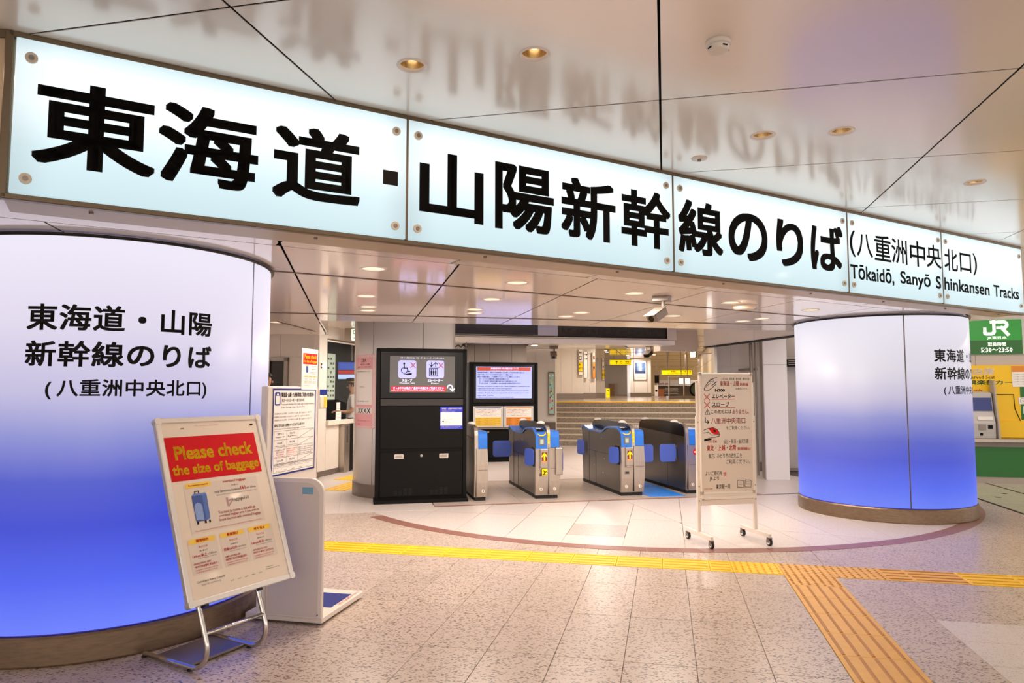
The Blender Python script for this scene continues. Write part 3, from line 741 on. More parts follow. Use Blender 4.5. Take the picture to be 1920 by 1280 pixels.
pillar('backlit_pillar', 'round glowing pillar at the left behind the red baggage poster', (-2.79, 4.9), 1.01, (-8, 112, 232), M_PILL, pillar_text(-87), 0)
pillar('backlit_pillar', 'round glowing pillar at the right beside the wheeled whiteboard', (4.77, 9.02), 1.003, (-102, 18, 138), M_PILR, pillar_text(-83.5), 0)

# ================================================================== THE BIG SIGN
M_SIGN = ramp_emission('sign_glow', [(0, 'b6cfd6'), (.3, 'c6dde3'), (.6, 'e8f5f8'), (.88, 'e8f5f8'), (1, 'c4d9df')], 1.2, generated=True, base='e8f2f4', mottle=.02, rough=.1)
sign = thing('station_sign', 'long backlit white sign with big black Japanese lettering under the ceiling', 'sign', S(0, 0, 2.40), SA)
L_ = 9.66
part('housing', B().bx(0.0, L_, .02, .30, 0.0, .80), mat('sign_housing', 'b6a68e', .4), sign)
part('top_rail', B().bx(-.01, L_+.01, -.012, .03, .772, .80), M_FRAME, sign, .003); part('bottom_rail', B().bx(-.01, L_+.01, -.012, .03, -.005, .022), M_FRAME, sign, .003)
part('end_rail', B().bx(-.022, .012, -.012, .03, 0, .8), M_FRAME, sign, .003); part('end_rail', B().bx(L_-.004, L_+.012, -.012, .03, 0, .8), M_STEEL, sign, .003)
bnd = [.016, 1.985, 4.166, 6.341, 7.938, L_-.008]
CH = [('東', .100, .620, .176, .602, 0), ('海', .630, 1.118, .176, .602, 0), ('道', 1.195, 1.690, .176, .600, 0), ('・', 1.83, 1.925, .342, .430, 0),
      ('山', 2.065, 2.512, .176, .602, 1), ('陽', 2.597, 3.06, .168, .615, 1), ('新', 3.12, 3.60, .172, .604, 1), ('幹', 3.652, 4.135, .176, .608, 1),
      ('線', 4.215, 4.70, .174, .602, 2), ('の', 4.765, 5.235, .182, .582, 2), ('り', 5.345, 5.70, .18, .588, 2), ('ば', 5.80, 6.265, .19, .615, 2),
      ('(', 6.37, 6.455, .36, .61, 3), ('八', 6.475, 6.727, .376, .595, 3), ('重', 6.753, 7.025, .362, .615, 3), ('洲', 7.034, 7.30, .364, .61, 3),
      ('中', 7.35, 7.625, .364, .625, 3), ('央', 7.645, 7.92, .378, .62, 3), ('北', 7.978, 8.24, .375, .608, 4), ('口', 8.283, 8.512, .386, .592, 4), (')', 8.55, 8.635, .368, .612, 4)]
for k in range(5):
    gp = part('glass_panel', B().bx(bnd[k]+.006, bnd[k+1]-.006, -.02, .018, .025, .770), M_SIGN, sign, .003)
    for s in ((bnd[k]+.068), (bnd[k+1]-.075)):
        for z in (.096, .678):
            b = B().cyl((s, 0, z), .026, -.032, -.02, 'y', 20); b.cur = 1; b.cyl((s, 0, z), .012, -.036, -.032, 'y', 14)
            part('stud', b, [mat('stud_beige', 'c9bda8', .4, metal=.3), M_STEELD], gp)
    if k: part('seam_strip', B().bx(bnd[k]-.0065, bnd[k]+.0065, -.023, .018, .02, .774), M_FRAME, sign)
    for ch, x0, x1, z0, z1, pk in CH:
        if pk != k: continue
        if ch == '・': b = B().quad(x0, x1, z0, z1, -.0225)
        else: b = char_mesh(ch, x0, x1, z0, z1, -.0225, .024 if k < 3 else .011, 6)
        part('letter', b, M_BLK, gp, fix=False)
    for txt, x0, x1, z0, z1, pk in (('Tōkaidō,', 6.365, 7.06, .132, .294, 3), ('Sanyō', 7.165, 7.70, .132, .300, 3), ('S', 7.80, 7.895, .166, .298, 3), ('hinkansen', 7.957, 8.875, .166, .298, 4), ('Tracks', 8.965, 9.535, .166, .298, 4)):
        if pk == k: part('lettering', char_mesh(txt, x0, x1, z0, z1, -.0225, .02, 4), M_BLK, gp, fix=False)
for k in range(9): part('fixing_screw', B().cyl((.35+k*1.12, .10, 0), .011, -.012, 0, 'z', 10), M_STEELD, sign)
fl = struct('trim_2', B().prism([(-2.375, 3.15), (-2.40, 3.2), (-6, 3.0), (-6, 2.9)], 2.40, 3.2), M_FASC)
part('fascia_edge', B().prism([(-2.372, 3.14), (-2.38, 3.16), (-6, 2.94), (-6, 2.88)], 3.16, 3.2), M_FRAME, fl); part('fascia_edge', B().prism([(-2.372, 3.14), (-2.38, 3.16), (-6, 2.94), (-6, 2.88)], 2.395, 2.42), M_FRAME, fl)

# ceiling fittings
def downlight(c, z, r, label, gold, power):
    t = thing('ceiling_downlight', label, 'downlight', (c[0], c[1], z), 0, 'gold downlights in the high ceiling' if gold else 'white downlights in the soffit')
    part('trim_ring', B().lathe([(r-.006, .012), (r-.004, -.003), (r+.012, -.004), (r+.014, .0)], 28), M_TRIM, t)
    part('reflector', B().lathe([(r-.002, 0), (r*.86, .05), (r*.55, .085)], 28), M_GOLD if gold else mat('white_reflector', 'f2ead8', .25, metal=.3), t)
    part('bulb', B().lathe([(.001, .03), (r*.28, .034), (r*.34, .05), (r*.3, .085), (.001, .085)] if gold else [(.001, .022), (r*.6, .026), (r*.7, .04), (r*.5, .085)], 20), M_LAMPG if gold else M_LAMP, t)
    lamp((c[0], c[1], z-.006), power, size=r*1.7, color=(1, .80, .62) if gold else WARM)
for x, y, lb in UPL: downlight((x, y), CEIL, HR, lb, True, 4)
for x, y, lb in SOFL:
    downlight((x, y), SOF, SR, lb, False, 14)
sd = thing('smoke_detector', 'round white smoke detector on the high ceiling', 'detector', (1.004, 3.258, CEIL))
part('base', B().lathe([(.001, 0), (.062, 0), (.062, -.018), (.056, -.024), (.001, -.024)], 28), M_POSTW, sd)
part('chamber', B().lathe([(.05, -.024), (.05, -.03), (.052, -.034), (.046, -.052), (.03, -.058), (.001, -.058)], 28), M_POSTW, sd)
for k in range(4): part('slot', B().bx(.049, .0535, -.012, .012, -.041, -.035), M_BLK, sd).rotation_euler = (0, 0, R(90*k-70))
sp = thing('sprinkler_plate', 'small white sprinkler disc flush on the ceiling above the sign', 'sprinkler', (1.366, 4.948, CEIL))
part('plate', B().lathe([(.001, 0), (.058, 0), (.055, -.006), (.001, -.008)], 28), M_POSTW, sp); part('nozzle', B().lathe([(.001, -.008), (.014, -.008), (.012, -.022), (.001, -.022)], 14), M_STEELD, sp)
ov = thing('smoke_detector', 'oval cream smoke detector on the soffit near the right pillar', 'detector', (2.462, 7.309, SOF), R(-12))
part('body', B().lathe([(.001, 0), (.10, 0), (.10, -.02), (.08, -.045), (.001, -.05)], 28, sx=1.25), mat('detector_cream', 'e6d5bd', .4), ov); part('foot', B().lathe([(.08, 0), (.108, 0), (.108, -.008), (.08, -.008)], 28, sx=1.25), M_POSTW, ov)
def cctv(loc, label, sc, rot, dark=False):
    t = thing('security_camera', label, 'camera', loc, rot); t.scale = (sc, sc, sc); m = mat('cctv_grey', '857a70', .35); md = M_BLACK if dark else m
    part('ceiling_box', B().bx(-.12, .12, -.08, .08, -.075, 0), m, t, .006)
    part('drop_pole', B().cyl((.02, 0, 0), .028, -.2, -.075, 'z', 14), m, t)
    o = part('camera_body', B().bx(-.09, .09, -.23, .06, -.06, .06), md, t, .012); o.location = (-.02, -.02, -.24); o.rotation_euler = (R(28), 0, R(-20))
    o2 = part('hood', B().bx(-.1, .1, -.27, .06, .062, .07), m, t); o2.location = o.location; o2.rotation_euler = o.rotation_euler
    o3 = part('lens', B().cyl((0, 0, 0), .045, -.235, -.228, 'y', 16), M_SMOKE, t); o3.location = o.location; o3.rotation_euler = o.rotation_euler
cctv((1.44, 6.62, SOF), 'pale box security camera hanging from the soffit above the middle gate', .66, R(-30))

# ================================================================== COLUMNS IN THE HALL
def column(label, c, r, top, seams, mc=None):
    p = thing('round_column', label, 'column', (c[0], c[1], 0))
    part('base_ring', B().lathe([(.01, 0), (r+.006, 0), (r+.006, .19), (.01, .19)], 64, smooth=False), M_STEELD, p)
    for k in range(len(seams)):
        a0 = R(seams[k]+.3); a1 = R(seams[(k+1) % len(seams)]-.3)
        if a1 < a0: a1 += 2*math.pi
        part('cladding_panel', B().lathe([(r-.015, .19), (r, .19), (r, top), (r-.015, top)], 24, a0=a0, a1=a1), mc or M_COLW, p)
    part('core', B().lathe([(r-.016, .1), (r-.016, top)], 48), M_GREY, p)
    return p
c1 = column('white round column behind the big black kiosk', (-1.635, 10.62), .76, 2.7, (-118, -62, -10, 60, 130, 190))
c2 = column('grey-white round column behind the kiosk with the blue screen', (-.405, 16.7), .76, 2.625, (-128, -98, -58, 0, 80, 160), M_WALL2)  # grey cladding puts the missing light on this column into its colour
part('top_ring', B().lathe([(.7, 2.62), (.80, 2.625), (.80, 2.65), (.7, 2.70)], 64), M_BLACK, c2)
# pink notice wrapped on the first column
pn = thing('pink_notice', 'tall pink-edged notice wrapped on the white round column', 'notice', (-1.635, 10.62, 0))
M_PINK = mat('pink_paper', 'eeb0b2', .5); M_PINKS = mat('pink_stripe', 'd8707c', .5)
def wrap(b, name, m, off): part(name, bend(b.__class__().raw([(v[0], -off, v[2]) for v in b.v], b.f), .76, R(-152)), m, pn, fix=False)
W_, Z0_, Z1_ = .50, .985, 2.045
wrap(B().quad(0, W_, Z0_, Z1_), 'sheet', M_PINK, .002)
sb = B()
for k in range(44):
    z = Z0_+.005+k*.024
    if z+.04 < Z1_: sb.face([(W_-.05, 0, z), (W_-.004, 0, z+.028), (W_-.004, 0, z+.04), (W_-.05, 0, z+.012)])
for k in range(16):
    x = .02+k*.03; sb.face([(x, 0, Z1_-.045), (x+.012, 0, Z1_-.045), (x+.03, 0, Z1_-.004), (x+.018, 0, Z1_-.004)]); sb.face([(x, 0, Z0_+.004), (x+.012, 0, Z0_+.004), (x+.03, 0, Z0_+.03), (x+.018, 0, Z0_+.03)])
wrap(sb, 'stripe', M_WHT, .004)
wrap(B().quad(.03, W_-.06, 1.32, 1.83).quad(.03, W_-.06, 1.19, 1.28), 'white_field', M_WHT, .004)
tb = T(pn, 0); tb.hold = True; tb.t('ご案内', .20, .32, 1.93, 1.985).t('お客さまへのお願い', .18, .40, 1.89, 1.915).t('駅構内でのマナーにご協力ください', .10, .42, 1.855, 1.875)
tb.t('お困りの際は駅係員へお声かけください', .08, .40, 1.79, 1.81).t('ください。', .16, .30, 1.56, 1.59).t('皆さまのご協力をお願いいたします', .10, .38, 1.36, 1.38, M_NAVY)
for x, m in ((.20, M_ORNG), (.27, mat('print_leaf', '8aa56b', .5)), (.34, M_ORNG)): tb.q(x, x+.055, 1.62, 1.72, m)
for k, m in enumerate((M_RED, M_PINKINK, M_RED, M_GREY)): tb.q(.16+k*.065, .20+k*.065, 1.42, 1.51, m)
for k in range(4):
    x = .13+k*.075; tb.line([(x, 1.2), (x+.05, 1.27)], .012, M_BLK); tb.line([(x, 1.27), (x+.05, 1.2)], .012, M_BLK)
tb.t('ご理解とご協力をお願いします', .1, .40, 1.08, 1.10, M_PINKINK).t('東日本', .12, .2, 1.03, 1.05, M_PINKINK)
for k, b in tb.d.items(): wrap(b, 'print', MATS[k], .006)

# ================================================================== BLACK KIOSKS
M_SCR = mat('screen_dark', '4a4640', .08, emit='55504c', estr=.28, coat=.6)
M_ICON = mat('icon_blue', 'aeb4f2', .2, emit='a3abf4', estr=.5)
M_SCRB = mat('screen_blue', 'a9b4f2', .15, emit='9cacf2', estr=.55)
M_SCRT = mat('screen_white_ink', 'e8e8ff', .3, emit='dfe2ff', estr=.7)
M_SCRR = mat('screen_red', 'b01420', .3, emit='b01622', estr=.55)
M_SCRO = mat('screen_orange', 'b04a34', .3, emit='b34a36', estr=.6)
def kiosk_box(t, w_, h, d):
    part('body', B().bx(-w_/2, w_/2, 0, d, .06, h), M_BLACK, t, .006)
    part('side_trim', B().bx(-w_/2-.004, -w_/2+.05, -.018, .03, .06, h), M_BLACK, t, .004); part('side_trim', B().bx(w_/2-.05, w_/2+.004, -.018, .03, .06, h), M_BLACK, t, .004)
    part('top_trim', B().bx(-w_/2, w_/2, -.018, .03, h-.045, h+.004), M_BLACK, t, .004)
    part('plinth', B().bx(-w_/2-.02, w_/2+.02, -.09, d+.02, 0, .045).prism([(-.07, .045), (-.002, .045), (-.002, .075)], -w_/2-.01, w_/2+.01, 'x'), M_BLACK2, t, .004)
k1 = thing('information_kiosk', 'tall black information kiosk with wheelchair and lift icons on its screen', 'kiosk', G(.90, 9.66), GA)
kiosk_box(k1, 1.24, 2.10, .26)
kx = lambda u: u-.90
part('bezel', B().bx(kx(.335), kx(1.482), -.014, .01, 1.415, 2.06), mat('bezel_black', '090807', .3, spec=.3), k1, .004)
scr = part('screen', B().bx(kx(.457), kx(1.354), -.018, -.012, 1.497, 1.998), M_SCR, k1)
part('panel', B().bx(kx(.336), kx(1.476), -.010, .01, .73, 1.305), M_BLACK2, k1, .003)
part('shelf_band', B().bx(kx(.336), kx(1.478), -.016, .01, 1.312, 1.408), mat('band_dark', '24211c', .45), k1, .003)
dr = part('door', B().bx(kx(.338), kx(1.466), -.012, .01, .085, .685), M_BLACK2, k1, .004)
for a, b_ in ((.531, .657), (1.143, 1.27)):
    o = part('handle', B().bx(kx(a), kx(b_), -.02, -.01, .592, .656), M_ALU, dr, .003, label='small steel pull plate')
    part('handle', B().bx(kx(a)+.015, kx(b_)-.015, -.0215, -.02, .606, .642), mat('pull_recess', '9a9186', .4), dr)
part('lock', B().cyl((kx(.899), 0, .633), .018, -.022, -.01, 'y', 16), M_CHROME, dr)
for gx in (.53, 1.02):
    for i in range(4):
        for j in range(6):
            if i < 2 and j > 3: continue
            part('vent_slot', B().bx(kx(gx)+i*.066, kx(gx)+i*.066+.045, -.0145, -.0118, .105+j*.0165, .111+j*.0165), M_VOID, dr)
t = T(scr, -.0195)
t.t('こちらの改札口には、スロープ・エレベーターがございません。', kx(.60), kx(1.206), 1.962, 1.985, M_SCRT).t('スロープ', kx(.624), kx(.763), 1.645, 1.682, M_SCRT, .02).t('Wheelchair ramp', kx(.586), kx(.802), 1.612, 1.636, M_SCRT, skew=.2)
t.t('エレベーター', kx(.975), kx(1.183), 1.645, 1.680, M_SCRT, .02).t('Elevator', kx(1.022), kx(1.13), 1.612, 1.634, M_SCRT, skew=.2)
t.d.setdefault(M_SCRR.name, B()).prism(rr(kx(.474), kx(1.232), 1.506, 1.583, .02, 3), -.0193, -.0192, 'y')
t.y = -.0203
t.t('きっぷうりば後方 八重洲中央南口をご利用ください', kx(.507), kx(1.20), 1.538, 1.574, M_SCRT, .015).t('Please go to Yaesu Central-South Entrance behind the ticket office.', kx(.482), kx(1.212), 1.511, 1.531, M_SCRT)
for a in (.57, .955):
    part('icon_tile', B().prism(rr(kx(a), kx(a)+.248, 1.692, 1.94, .035, 4), -.0193, -.0192, 'y'), M_ICON, scr)
    t.line([(kx(a)+.17, 1.905), (kx(a)+.235, 1.838)], .010, M_PINKINK, -.001); t.line([(kx(a)+.17, 1.838), (kx(a)+.235, 1.905)], .010, M_PINKINK, -.001)
x = kx(.57)       # wheelchair on a ramp
t.d.setdefault('ink_black', B()).prism([(x+.08+.014*math.cos(R(30*k)), 1.893+.014*math.sin(R(30*k))) for k in range(12)], -.0213, -.0212, 'y')
t.line([(x+.08, 1.878), (x+.083, 1.83), (x+.12, 1.83), (x+.138, 1.785), (x+.158, 1.787)], .013, M_BLK, -.001)
t.line([(x+.075, 1.838), (x+.052, 1.825)]+[(x+.083+.042*math.cos(R(a)), 1.803+.042*math.sin(R(a))) for a in range(150, 361, 21)], .009, M_BLK, -.001)
t.poly([(x+.045, 1.738), (x+.185, 1.738), (x+.185, 1.768)], M_BLK, -.001)
t.done(); t = T(scr, -.0203, 'icon')
x = kx(.955)      # lift with arrows
for dx, up in ((.07, -1), (.13, 1)):
    t.line([(x+dx, 1.855), (x+dx, 1.912)], .010, M_BLK, -.001); zt = 1.912 if up > 0 else 1.855
    t.line([(x+dx-.025, zt-up*.026), (x+dx, zt), (x+dx+.025, zt-up*.026)], .010, M_BLK, -.001)
t.line([(x+.045, 1.725), (x+.155, 1.725), (x+.155, 1.832), (x+.045, 1.832), (x+.045, 1.725)], .010, M_BLK, -.001)
for dx in (.07, .1, .13):
    t.d.setdefault('ink_black', B()).prism([(x+dx+.008*math.cos(R(45*k)), 1.814+.008*math.sin(R(45*k))) for k in range(8)], -.0213, -.0212, 'y')
    t.poly([(x+dx-.011, 1.772), (x+dx-.007, 1.736), (x+dx+.007, 1.736), (x+dx+.011, 1.772), (x+dx+.010, 1.803), (x+dx-.010, 1.803)], M_BLK, -.001)
t.line([(kx(1.252), 1.56)]+[(kx(1.285)+.033*math.cos(R(a)), 1.572+.026*math.sin(R(a))) for a in range(180, -1, -30)]+[(kx(1.318), 1.525)], .014, M_SCRT)
t.line([(kx(1.29), 1.545), (kx(1.318), 1.515), (kx(1.345), 1.545)], .014, M_SCRT); t.done()
st = part('service_sticker', B().bx(kx(1.153), kx(1.467), -.0125, -.0105, .99, 1.30), mat('sticker_blue', '2536c4', .4), k1)
t = T(st, -.0135); t.q(kx(1.158), kx(1.462), 1.038, 1.221, M_WHT); t.y = -.0142
t.t('東海道・山陽新幹線運行情報', kx(1.175), kx(1.45), 1.262, 1.285, M_WHT, .015).t('Operating information', kx(1.175), kx(1.31), 1.248, 1.257, M_WHT).t('of Shinkansen services', kx(1.175), kx(1.36), 1.232, 1.243, M_WHT)
for a, s_ in ((1.185, '日本語'), (1.285, 'English'), (1.385, '中文 한국어')): t.t(s_, kx(a), kx(a)+.04, 1.124, 1.132)
t.q(kx(1.185), kx(1.205), 1.09, 1.105, M_NAVY).t('スマートEX', kx(1.215), kx(1.26), 1.092, 1.102).t('運行状況のご案内', kx(1.2), kx(1.30), 1.075, 1.083)
t.t('新幹線の運行情報はこちらからご覧いただけます', kx(1.175), kx(1.44), 1.014, 1.026, M_WHT).t('For operating information please scan here', kx(1.175), kx(1.41), 1.0, 1.008, M_WHT); t.done()

k2 = thing('information_kiosk', 'black information kiosk with a blue text screen and two leaflet holders', 'kiosk', G(3.172, 14.9), GA)
kiosk_box(k2, 1.53, 2.15, .3)
kx2 = lambda u: u-3.172
part('bezel', B().bx(kx2(2.5), kx2(3.86), -.014, .01, 1.27, 2.11), MATS['bezel_black'], k2, .004)
scr = part('screen', B().bx(kx2(2.555), kx2(3.80), -.018, -.012, 1.365, 2.058), M_SCRB, k2)
t = T(scr, -.0195); t.q(kx2(2.58), kx2(3.775), 1.968, 2.047, M_SCRO); t.y = -.021
t.t('東海道新幹線 8月の運転計画について', kx2(2.88), kx2(3.50), 1.998, 2.038, M_SCRT, .01).t('Tokaido Shinkansen operation plan in August', kx2(2.86), kx2(3.5), 1.974, 1.988, M_SCRT)
rows = [('東海道新幹線は、現在の社会情勢やお客様のご利用状況等を踏まえ、', 3.65, M_NAVY), ('当面の計画（注１）から列車本数を減らして運転します。', 3.38, M_NAVY), ('最新の運転計画は、ＪＲ東海ホームページでご案内しています。', 3.54, M_NAVY),
        ('注１「のぞみ」定期列車の運転計画を基本とする', 3.28, M_BLK), ('注２ １０月以降の具体的な運転計画は決まり次第お知らせします。', 3.48, M_BLK), ('それまでの間、１０月以降の一部の指定席の発売を見合わせます。', 3.56, M_BLK),
        ('Currently, the number of trains on the Tokaido Shinkansen is reduced from the', 3.75, M_NAVY), ('original plan, but this will continue until September.', 3.35, M_NAVY),
        ('• The operation plan after October will be announced as soon as it is decided.', 3.73, M_NAVY), ('  Until then, Tokaido Shinkansen suspends the sale of reserved seats on some', 3.72, M_NAVY), ('  trains after October.', 2.95, M_NAVY), ('• Please see the JR Central website for the latest operation plan.', 3.4, M_NAVY)]
for i, (s_, x1, m) in enumerate(rows):
    z = 1.925-i*.0475-(.02 if i > 5 else 0); t.t(s_, kx2(2.585 if not 2 < i < 6 else 2.62), kx2(x1), z-.012, z+.02, m, .008)
t.done()
part('panel', B().bx(kx2(2.45), kx2(3.9), -.010, .01, .70, 1.25), M_BLACK2, k2, .003); part('door', B().bx(kx2(2.45), kx2(3.9), -.012, .01, .09, .68), M_BLACK2, k2, .004)
part('ledge', B().bx(kx2(2.46), kx2(3.9), -.06, 0, .70, .735), M_STEELD, k2, .003); part('lock', B().cyl((kx2(2.825), 0, .637), .022, -.024, -.01, 'y', 14), M_CHROME, k2)
for u, m, hd, lb in ((2.49, M_TAG, M_NAVY, 'acrylic notice holder with a blue-headed sheet on the farther kiosk, left one'), (3.169, M_ORNG, M_ORNG, 'acrylic notice holder with an orange-headed sheet on the farther kiosk, right one')):
    lf = thing('notice_holder', lb, 'notice', G(u, 14.9, .74), GA, 'notice holders on the farther kiosk')
    part('frame', B().bx(0, .662, -.045, -.03, 0, .455), mat('acrylic_edge', 'c6c4c0', .2, coat=.5), lf, .004)
    sh = part('sheet', B().bx(.05, .61, -.048, -.045, .035, .43), M_WHT, lf)
    t = T(sh, -.049); t.q(.05, .61, .035, .215, m).q(.05, .61, .41, .43, hd); t.y = -.0505
    for i in range(5): t.t(('ご利用のお客様へお知らせいたします', 'きっぷの取扱いについてのご案内です', '感染拡大防止にご協力をお願いします', 'マスクの着用にご協力ください', '詳しくは係員までお問い合わせください')[i], .07, .59-.07*(i % 3), .375-i*.033, .392-i*.033, M_RED if i == 2 else M_BLK)
    for i in range(6): t.t('最新の情報はホームページでご確認いただけます Please check our website', .065, .59-.1*(i % 2), .18-i*.025, .194-i*.025, M_BLK)
    t.done()

# ================================================================== TICKET GATES
def gate(label, u, wl_, wr_, v=9.575, nums=(), sticker=False, noentry=False, reader=True, rear=True):
    sp = .05; wd = wl_+sp+wr_; Ln = 1.80
    g = thing('ticket_gate', label, 'ticket gate', G(u, v), GA, 'ticket gates')
    part('plinth', B().bx(.012, wd-.012, .03, Ln-.02, 0, .05), M_RUBBER, g)
    prof = [(.02, .05), (.0, .25), (-.012, .5), (-.004, .715), (.0, .88), (.03, .925), (.10, .955), (.22, .985), (.55, .975), (.64, .96), (.80, .90), (.90, .89), (1.42, .892), (1.52, .905), (1.68, .942), (1.74, .945), (1.785, .925), (1.80, .86), (1.80, .5), (1.77, .05)]
    if wl_ > 0:
        b = B(); b.prism([(p[0], p[1]) for p in prof], .012, wl_, 'x')
        part('left_body', b, M_GATE, g)
        # front stainless skin
        b = B(); fr = [p for p in prof if p[1] <= .716 and p[0] < .1]
        for p, q in zip(fr[:-1], fr[1:]): b.face([(.0, p[0]-.004, p[1]), (wl_, p[0]-.004, p[1]), (wl_, q[0]-.004, q[1]), (.0, q[0]-.004, q[1])])
        b.raw([(0, p[0]-.004, p[1]) for p in fr]+[(0, p[0]+.05, p[1]) for p in fr], [(i, i+1, len(fr)+i+1, len(fr)+i) for i in range(len(fr)-1)])
        part('front_plate', b, M_STEEL, g)
        # blue top following the wave
        top = [p for p in prof if p[1] > .712]
        b = B(); e = .016
        for p, q in zip(top[:-1], top[1:]):
            for yy in (0,):
                b.raw([(0, p[0], p[1]+.004), (wl_, p[0], p[1]+.004), (wl_, q[0], q[1]+.004), (0, q[0], q[1]+.004), (0, p[0], p[1]-.022), (0, q[0], q[1]-.022)], [(0, 1, 2, 3), (4, 0, 3, 5)])
        b.face([(0, -.012, .70), (wl_, -.012, .70), (wl_, 0, .885), (0, 0, .885)])
        part('blue_top', b, M_BLUE, g)
        if reader:
            part('card_reader', B().bx(.062, wl_-.05, -.016, .0, .765, .832), mat('reader_green', 'a5bdb0', .2, emit='c8e8d0', estr=.04), g, .004)
            part('reader_rim', B().bx(.045, wl_-.035, -.0135, .0, .75, .85), M_STEELD, g)
            b = B(); b.tube([(.035, .012, .905), (.06, -.012, .885), (.11, -.014, .885), (wl_-.02, .0, .905), (wl_-.012, .03, .93)], .009, 8); part('slot_guide', b, mat('reader_yellow', 'f0cf3a', .35), g)
            o = part('ticket_slot', B().bx(.03, wl_-.03, .035, .09, .0, .006), M_BLACK, g); o.location = (0, 0, .937); o.rotation_euler = (R(22), 0, 0)
            o = part('display', B().bx(.03, wl_-.03, .12, .20, 0, .006), mat('display_navy', '20295c', .1, coat=.5), g); o.location = (0, 0, .935); o.rotation_euler = (R(13.5), 0, 0)
            t = T(o, 0); part('display_text', B().bx(.045, wl_-.05, .135, .17, .006, .007), M_WHT, o)
            part('exit_tray', B().bx(.03, wl_-.03, 1.05, 1.38, .898, .902), M_STEELD, g)
        sf = part('side_flap', B().rrect(.05, .27, .44, .71, .02, 0, .008), M_RUBBER, g); sf.rotation_euler = (0, 0, R(90)); sf.location = (.012, 0, 0)
        fl = part('front_flap', B().rrect(.06, .25, .455, .695, .045, 0, .016), M_FLAP, g, .003); fl.rotation_euler = (0, 0, R(118)); fl.location = (.022, .007, 0)
        if rear:
          fb = part('rear_flap', B().rrect(1.62, 1.80, .455, .70, .045, 0, .016), M_FLAP, g, .003); fb.rotation_euler = (0, 0, R(115)); fb.location = (.680, .152, 0)
        # panel joints, lock dots
        for (y0, y1, z0, z1) in ((.36, 1.45, .555, .559), (1.44, 1.444, .05, .88), (1.12, 1.124, .05, .555), (.36, .364, .44, .70)):
            part('panel_joint', B().bx(.009, .0125, y0, y1, z0, z1), M_VOID, g)
        for y, z in ((.86, .78), (.72, .47), (1.2, .44), (1.2, .33), (.78, .25)): part('lock', B().cyl((.012, y, z), .010, -.004, .002, 'x', 10), M_CHROME, g)
        ar = part('arrow_box', B().bx(.055, wl_+.005, -.05, 0, .43, .70).bx(.055, wl_+.005, -.04, 0, .41, .43), M_STEEL, g, .012, seg=2)
        t = T(ar, -.0515); xa, xb = .078, wl_-.012; t.q(xa, xb, .535, .655, mat('arrow_maroon', '7d1410', .3)); xc = (xa+xb)/2; t.y = -.0525
        t.line([(xc, .548), (xc, .635)], .022, mat('arrow_yellow', 'e6e21c', .4, emit='e8e41e', estr=.12)); t.line([(xc-.032, .60), (xc, .64), (xc+.032, .60)], .018, MATS['arrow_yellow'])
        t.q(xa, xb, .51, .532, M_ORNG); t.t('IC', xa+.015, xb-.015, .513, .529, M_WHT); t.done()
        if sticker:
            t = T(g, -.055, 'sticker'); t.q(.078, wl_-.012, .33, .425, M_YELI); t.y = -.056; t.line([(.10, .40), (.12, .37), (.14, .39)], .012, M_BLK); t.line([(.12, .37), (.105, .352)], .012, M_BLK); t.q(.082, wl_-.016, .336, .348, M_BLK); t.done()
        part('coin_slot', B().bx(.05, .12, -.018, 0, .315, .355), M_STEELD, g, .003); part('coin_mouth', B().bx(.062, .108, -.0195, -.018, .326, .346), M_VOID, g)
    # smoked hood with stainless spine
    x0, x1 = wl_, wl_+sp
    hp = [(.03, .70), (.035, .97), (.06, 1.005), (.14, 1.028), (.5, 1.05), (1.0, 1.058), (1.5, 1.045), (1.66, 1.03), (1.73, .99), (1.75, .9), (1.75, .70)]
    part('hood', B().prism(hp, x0+.004, x1-.004, 'x'), M_SMOKE, g, .004)
    sp_p = [(.015, .05), (-.004, .25), (-.018, .5), (-.012, .72), (-.002, .90), (.012, .965), (.04, 1.0), (.10, 1.022)]
    b = B(); 
    for p, q in zip(sp_p[:-1], sp_p[1:]): b.raw([(x0, p[0], p[1]), (x1, p[0], p[1]), (x1, q[0], q[1]), (x0, q[0], q[1]), (x0, p[0]+.04, p[1]), (x0, q[0]+.04, q[1]), (x1, p[0]+.04, p[1]), (x1, q[0]+.04, q[1])], [(0,1,2,3), (4,0,3,5), (1,6,7,2)])
    part('spine', b, M_STEEL, g)
    part('spine_groove', B().bx(x0+.022, x0+.026, -.0195, .02, .06, .72), M_VOID, g)
    part('lower_body', B().bx(x0, x1, .05, 1.76, .05, .72), M_GATE, g)
    if wl_ == 0:
        part('side_panel', B().prism([(.03, .05), (.02, .5), (.03, .84), (1.7, .90), (1.76, .80), (1.76, .05)], -.004, .0, 'x'), M_GATE, g)
        part('panel_joint', B().bx(-.006, 0, .62, .624, .05, .42), M_VOID, g)
    else:
        part('ic_label', B().bx(x0+.012, x1-.014, -.014, .02, .77, .92), M_YELI, g); t = T(g, -.0148, 'label_text'); t.t('IC', x0+.016, x1-.018, .86, .90).t('↑', x0+.016, x1-.018, .79, .83); t.done()
    for y in (.42, 1.52): part('sensor_dome', B().lathe([(.001, .032), (.03, .028), (.055, .012), (.062, -.004)], 18, ((x0+x1)/2, y, 1.045)), M_WHT, g)
    # right half
    rp = [(.02, .05), (.0, .25), (-.012, .5), (-.010, .715), (-.008, .86), (.004, .915), (.04, .94), (.3, .945), (.8, .90), (1.4, .895), (1.72, .94), (1.79, .92), (1.80, .05)]
    part('right_body', B().prism(rp, x1, wd-.004, 'x'), M_GATE, g)
    b = B(); fr = [p for p in rp if p[1] <= .716 and p[0] < .1]
